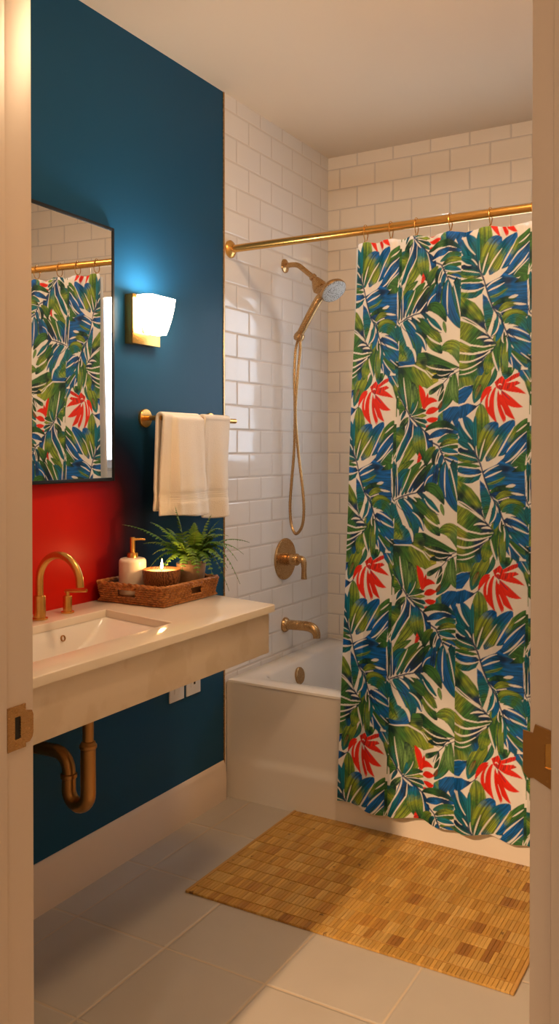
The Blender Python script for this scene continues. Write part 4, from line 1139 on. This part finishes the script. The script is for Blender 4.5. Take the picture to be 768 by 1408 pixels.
# print coordinates
pu = ((U_-.674)*1000) % TW; pv = ((1.563-Z_)*1000) % TH
def sample(u, v):
    a = np.clip(u/PX-.5, 0, NXp-1.001); b = (v/PX-.5) % NYp
    i = a.astype(int); j = b.astype(int); fa = (a-i)[..., None]; fb = (b-j)[..., None]; i2 = np.minimum(i+1, NXp-1); j2 = (j+1) % NYp; j = j % NYp
    return (img[j, i]*(1-fa)+img[j, i2]*fa)*(1-fb)+(img[j2, i]*(1-fa)+img[j2, i2]*fa)*fb
colr = sample(pu, pv)
hd = (2.004-Z_)/1.914                                   # 0 at the top, 1 at the hem
sst = lambda a, b, x: (lambda t: t*t*(3-2*t))(np.clip((x-a)/(b-a), 0, 1))
Xc = U_+.046*(1-hd)*np.clip((.80-U_)/.31, 0, 1)-.006*hd*np.clip((.80-U_)/.31, 0, 1)
# cloth bays between the fold lines, with a soft overlap at each line
seams = np.array([.487, .565, .674, .786, .898, 1.010, 1.124, 1.24, 1.35, 1.46, 1.54])
deep = np.array([.3, .55, 1.0, .45, 1.0, .4, 1.0, .5, 1., .5, 1.])
Yd = np.zeros_like(U_)
for k in range(len(seams)-1):
    a, b = seams[k], seams[k+1]; m = (U_ >= a) & (U_ < b); t_ = (U_-a)/(b-a)
    Yd = np.where(m, -np.sin(PI*np.clip(t_, 0, 1))*(.5+.5*deep[k]), Yd)
amp = .006+.010*hd+.006*np.exp(-hd*14)
Yc = RY-.008-.030*sst(0, .35, hd)-.030*sst(.3, 1, hd)+Yd*amp
Yc += .014*hd**2*np.sin(U_*24+1.2)+.006*hd*np.sin(U_*51+Z_*2)
Yc += .0022*np.sin(U_*170+3*np.sin(Z_*2.3))*np.exp(-hd*5)      # gathers under the rings
Yc += .0012*np.sin(U_*90+Z_*11)*np.sin(Z_*7+U_*6)
rx = np.array(RX); dist = np.min(np.abs(Xc[..., None]-rx), axis=2)
sag = np.clip(dist/.055, 0, 1)**1.4*.010*np.exp(-hd*26)
Zc = Z_-sag+hd**6*.006*np.sin(U_*27+.4)
Zc += .010*np.exp(-hd*20)*0
me = bpy.data.meshes.new('shower_curtain')
nv = NXc*NZc; me.vertices.add(nv)
me.vertices.foreach_set('co', np.stack([Xc, Yc, Zc], -1).astype(np.float32).ravel())
ii = (np.arange(NZc-1)[:, None]*NXc+np.arange(NXc-1)[None, :]).ravel()
quads = np.stack([ii, ii+1, ii+NXc+1, ii+NXc], -1).astype(np.int32)
me.loops.add(quads.size); me.loops.foreach_set('vertex_index', quads.ravel())
me.polygons.add(len(quads)); me.polygons.foreach_set('loop_start', np.arange(len(quads), dtype=np.int32)*4)
me.update(calc_edges=True); me.validate()
me.polygons.foreach_set('use_smooth', np.ones(len(quads), bool))
ca = me.color_attributes.new('print', 'FLOAT_COLOR', 'POINT')
ca.data.foreach_set('color', np.concatenate([colr, np.ones(colr.shape[:2]+(1,))], -1).astype(np.float32).ravel())
mc = mat('tropical_print_cloth', (1, 1, 1), .6, 0); t = NT(mc)
at = t.n('ShaderNodeAttribute', attribute_name='print')
wv = t.n('ShaderNodeTexNoise'); t.put(wv.inputs['Vector'], t.scale(t.obj(), (600, 1, 90))); wv.inputs['Scale'].default_value = 1
t.col(at.outputs['Color']); t.bump(wv.outputs['Fac'], .08, .001)
tl = t.n('ShaderNodeBsdfTranslucent'); t.t.links.new(at.outputs['Color'], tl.inputs[0]); mx = t.n('ShaderNodeMixShader'); mx.inputs[0].default_value = .28
t.t.links.new(t.b.outputs[0], mx.inputs[1]); t.t.links.new(tl.outputs[0], mx.inputs[2]); t.t.links.new(mx.outputs[0], t.t.nodes['Material Output'].inputs[0])
me.materials.append(mc)
cu = bpy.data.objects.new('shower_curtain', me); C.objects.link(cu)
tag(cu, 'white shower curtain printed with tropical green and blue leaves and red flowers', 'shower curtain')
# white liner just inside the curtain
bm = bmesh.new(); rows = []
for j in range(40):
    z = 1.99-(1.99-.452)*j/39; h_ = j/39; row = []
    for i in range(120):
        x = .524-.042*h_+i/119*1.0
        row.append(bm.verts.new((x, RY-.002-.012*h_+.004*math.sin(x*55), z)))
    rows.append(row)
for A, D in zip(rows, rows[1:]):
    for i in range(119): bm.faces.new((A[i], A[i+1], D[i+1], D[i]))
ml = mat('liner_vinyl', srgb(232, 232, 232), .4); t = NT(ml); t.bump(t.noise(t.obj(), 30, 2), .05, .002)
ln = obj('curtain_liner', bm, ml); md = ln.modifiers.new('t', 'SOLIDIFY'); md.thickness = .0012
tag(ln, 'plain white liner edge hanging just behind the printed curtain', 'curtain liner')

# ------------------------------------------------------------------ bamboo mat
mt = thing('bath_mat', 'rectangular slatted bamboo mat on the floor before the tub', 'bath mat', (.77, 2.375, 0))
mx0, mx1, my0_, my1_ = .292, 1.250, 2.050, 2.706
rows_y = [0, .040, .092]+[.092+.0575*k for k in range(1, 9)]+[.614, .656]
bm = bmesh.new(); cl = bm.loops.layers.float_color.new('tone')
NSL = 84; pitch = (mx1-mx0-.016)/NSL; rnd = random.Random(11)
def qbox(x0, x1, y0, y1, z0, z1, c):
    n0 = len(bm.faces); b = .0009
    lo = [bm.verts.new(p) for p in ((x0, y0, z0), (x1, y0, z0), (x1, y1, z0), (x0, y1, z0))]
    md_ = [bm.verts.new(p) for p in ((x0, y0, z1-b), (x1, y0, z1-b), (x1, y1, z1-b), (x0, y1, z1-b))]
    hi = [bm.verts.new(p) for p in ((x0+b, y0+b, z1), (x1-b, y0+b, z1), (x1-b, y1-b, z1), (x0+b, y1-b, z1))]
    fs = [bm.faces.new(hi)]
    for A, D in ((lo, md_), (md_, hi)):
        for k in range(4): fs.append(bm.faces.new((A[k], A[(k+1) % 4], D[(k+1) % 4], D[k])))
    for f_ in fs:
        for l_ in f_.loops: l_[cl] = (*c, 1)
ton = [srgb(216, 170, 88), srgb(206, 156, 72), srgb(222, 180, 102), srgb(190, 138, 62), srgb(210, 164, 80), srgb(168, 116, 52)]
bund = 0
for s_ in range(NSL):
    if s_ % 3 == 0: bund = [rnd.choice([0, 1, 2, 4, 4, 0, 3 if rnd.random() < .6 else 4, 5 if rnd.random() < .3 else 1]) for _ in range(14)]
    x0 = mx0+.008+s_*pitch; colbase = rnd.random()
    for r_ in range(len(rows_y)-1):
        if rnd.random() < .12: bund[r_] = rnd.choice([0, 1, 2, 3, 4])
        c = ton[bund[r_]]; k = (.82+.30*rnd.random())*(.92+.12*colbase)
        qbox(x0, x0+pitch-.0007, my0_+rows_y[r_]+.0013, my0_+rows_y[r_+1]-.0013, .0012, .0068+.0005*rnd.random(), tuple(q*k for q in c[:3]))
mb = mat('bamboo', srgb(190, 140, 70), .42); t = NT(mb); at = t.n('ShaderNodeAttribute', attribute_name='tone')
nz = t.noise(t.scale(t.obj(), (260, 9, 1)), 1, 4)
kn = t.smooth(t.noise(t.scale(t.obj(), (34, 26, 1)), 1, 3), .66, .74)
t.col(t.mix(t.m('MULTIPLY', kn, .75), t.mix(t.m('MULTIPLY', nz, .5), at.outputs['Color'], srgb(120, 78, 34)), srgb(84, 50, 22))); t.bump(nz, .15, .001)
obj('slats', bm, mb, mt, False)
md2 = mat('mat_binding', srgb(188, 144, 78), .6); t = NT(md2); t.bump(t.noise(t.obj(), 300, 2), .3, .001)
for xa_ in (mx0-.002, mx1-.0075): obj('end_rail', B(xa_, xa_+.0095, my0_-.001, my1_+.001, .0010, .0088, .002), md2, mt)
bm = bmesh.new()
for r_ in (1, 4, 7, 11): 
    y = my0_+rows_y[min(r_, len(rows_y)-1)]
    tube(bm, [(mx0+.004+(mx1-mx0-.008)*k/120, y+.0006*math.sin(k*2.1), .0074+.0006*(k % 2)) for k in range(121)], .0009, 5)
obj('stitching', bm, md2, mt)
bm = bmesh.new(); box(bm, mx0+.002, mx1-.002, my0_+.003, my1_-.003, .0003, .0014); mdk = mat('mat_backing', srgb(70, 46, 26), .9); NT(mdk).bump(.5, .1, .001)
obj('backing', bm, mdk, mt, False)

# ------------------------------------------------------------------ ceiling lamps (above and behind the frame)
cl_ = thing('ceiling_light', 'round flush warm ceiling light near the doorway', 'ceiling light', (1.1, 1.9, CZ))
obj('lamp_base', lathe(bmesh.new(), [(.15, 0), (.15, .02), (.14, .025)], (1.1, 1.9, CZ-.0005), (0, 0, -1), 40), M['brass'], cl_)
obj('diffuser', lathe(bmesh.new(), [(.135, .024), (.132, .05), (.11, .068), (.06, .08), (0, .083)], (1.1, 1.9, CZ), (0, 0, -1), 40, False), M['ceil_lamp'], cl_)
hl = thing('hallway_ceiling_light', 'round warm ceiling light in the hallway outside the door', 'ceiling light', (1.7, -1.5, CZ))
obj('lamp_base', lathe(bmesh.new(), [(.10, 0), (.10, .02), (.09, .025)], (1.7, -1.5, CZ-.0005), (0, 0, -1), 32), M['brass'], hl)
obj('diffuser', lathe(bmesh.new(), [(.09, .024), (.088, .06), (.07, .10), (.04, .12), (0, .125)], (1.7, -1.5, CZ), (0, 0, -1), 32, False), M['hall_lamp'], hl)

def light(name, kind, loc, energy, col, **kw):
    l = bpy.data.lights.new(name, kind); l.energy = energy; l.color = col
    for k, v_ in kw.items(): setattr(l, k, v_)
    o = bpy.data.objects.new(name, l); C.objects.link(o); o.location = loc; return o
light('sconce_bulb', 'POINT', (.068, 2.196, 1.755), BULB, (1, .97, .92), shadow_soft_size=.02)
light('candle_glow', 'POINT', (cx_, cy_, cz_+.105), .55, (1, .5, .18), shadow_soft_size=.008)
sl = light('added_hallway_spot', 'SPOT', (.86, -1.40, 2.44), SPOT, (1, .62, .33), spot_size=math.radians(25), spot_blend=.6, shadow_soft_size=.045)  # added spot, cone kept narrow to light the floor and miss the jamb
sl.rotation_euler = (Vector((1.04, 2.0, 0))-Vector(sl.location)).to_track_quat('-Z', 'Y').to_euler()
hp_ = thing('added_hallway_spotlight', 'small brass spotlight added in the hallway to light the floor through the doorway', 'spotlight', (.86, -1.42, CZ))
ad = (Vector((1.04, 2.0, 0))-Vector(sl.location)).normalized()
obj('canopy', lathe(bmesh.new(), [(.045, 0), (.045, .012), (.04, .015)], (.86, -1.42, CZ-.0005), (0, 0, -1), 28), M['brass'], hp_)
obj('spot_stem', tube(bmesh.new(), [(.86, -1.42, CZ-.01), (.86, -1.42, 2.49)], .006, 10), M['brass'], hp_)
obj('spot_can', lathe(bmesh.new(), [(0, -.075), (.04, -.075), (.055, -.06), (.055, .03), (.052, .03), (.052, -.04), (0, -.05)], tuple(sl.location), ad, 28, False), M['brass'], hp_)
d = light('window_daylight', 'AREA', ((WX0+WX1)/2, YB+.11, (WZ0+WZ1)/2), DAY, (.82, .91, 1), shape='RECTANGLE', size=WX1-WX0-.06, size_y=WZ1-WZ0-.06)
d.rotation_euler = (-PI/2, 0, 0)
w = bpy.data.worlds.new('world'); bpy.context.scene.world = w; w.use_nodes = True
w.node_tree.nodes['Background'].inputs[0].default_value = (.72, .85, 1, 1); w.node_tree.nodes['Background'].inputs[1].default_value = 1.0

# ------------------------------------------------------------------ camera
cam = bpy.data.cameras.new('camera'); co = bpy.data.objects.new('camera', cam); C.objects.link(co)
f_px, cyp, yaw, pitch_ = 1195.34, 631.64, .5264, -.0120
co.location = (1.8002, 0, 1.30)
co.rotation_euler = (PI/2+pitch_, 0, yaw)
cam.sensor_fit = 'VERTICAL'; cam.sensor_height = 36; cam.sensor_width = 36; cam.lens = f_px/1408*36
cam.shift_y = -(704-cyp)/1408; cam.clip_start = .02
S = bpy.context.scene; S.camera = co
S.view_settings.view_transform = 'Standard'; S.view_settings.look = 'None'; S.view_settings.gamma = 1
S.view_settings.use_curve_mapping = False; S.view_settings.exposure = EXPO
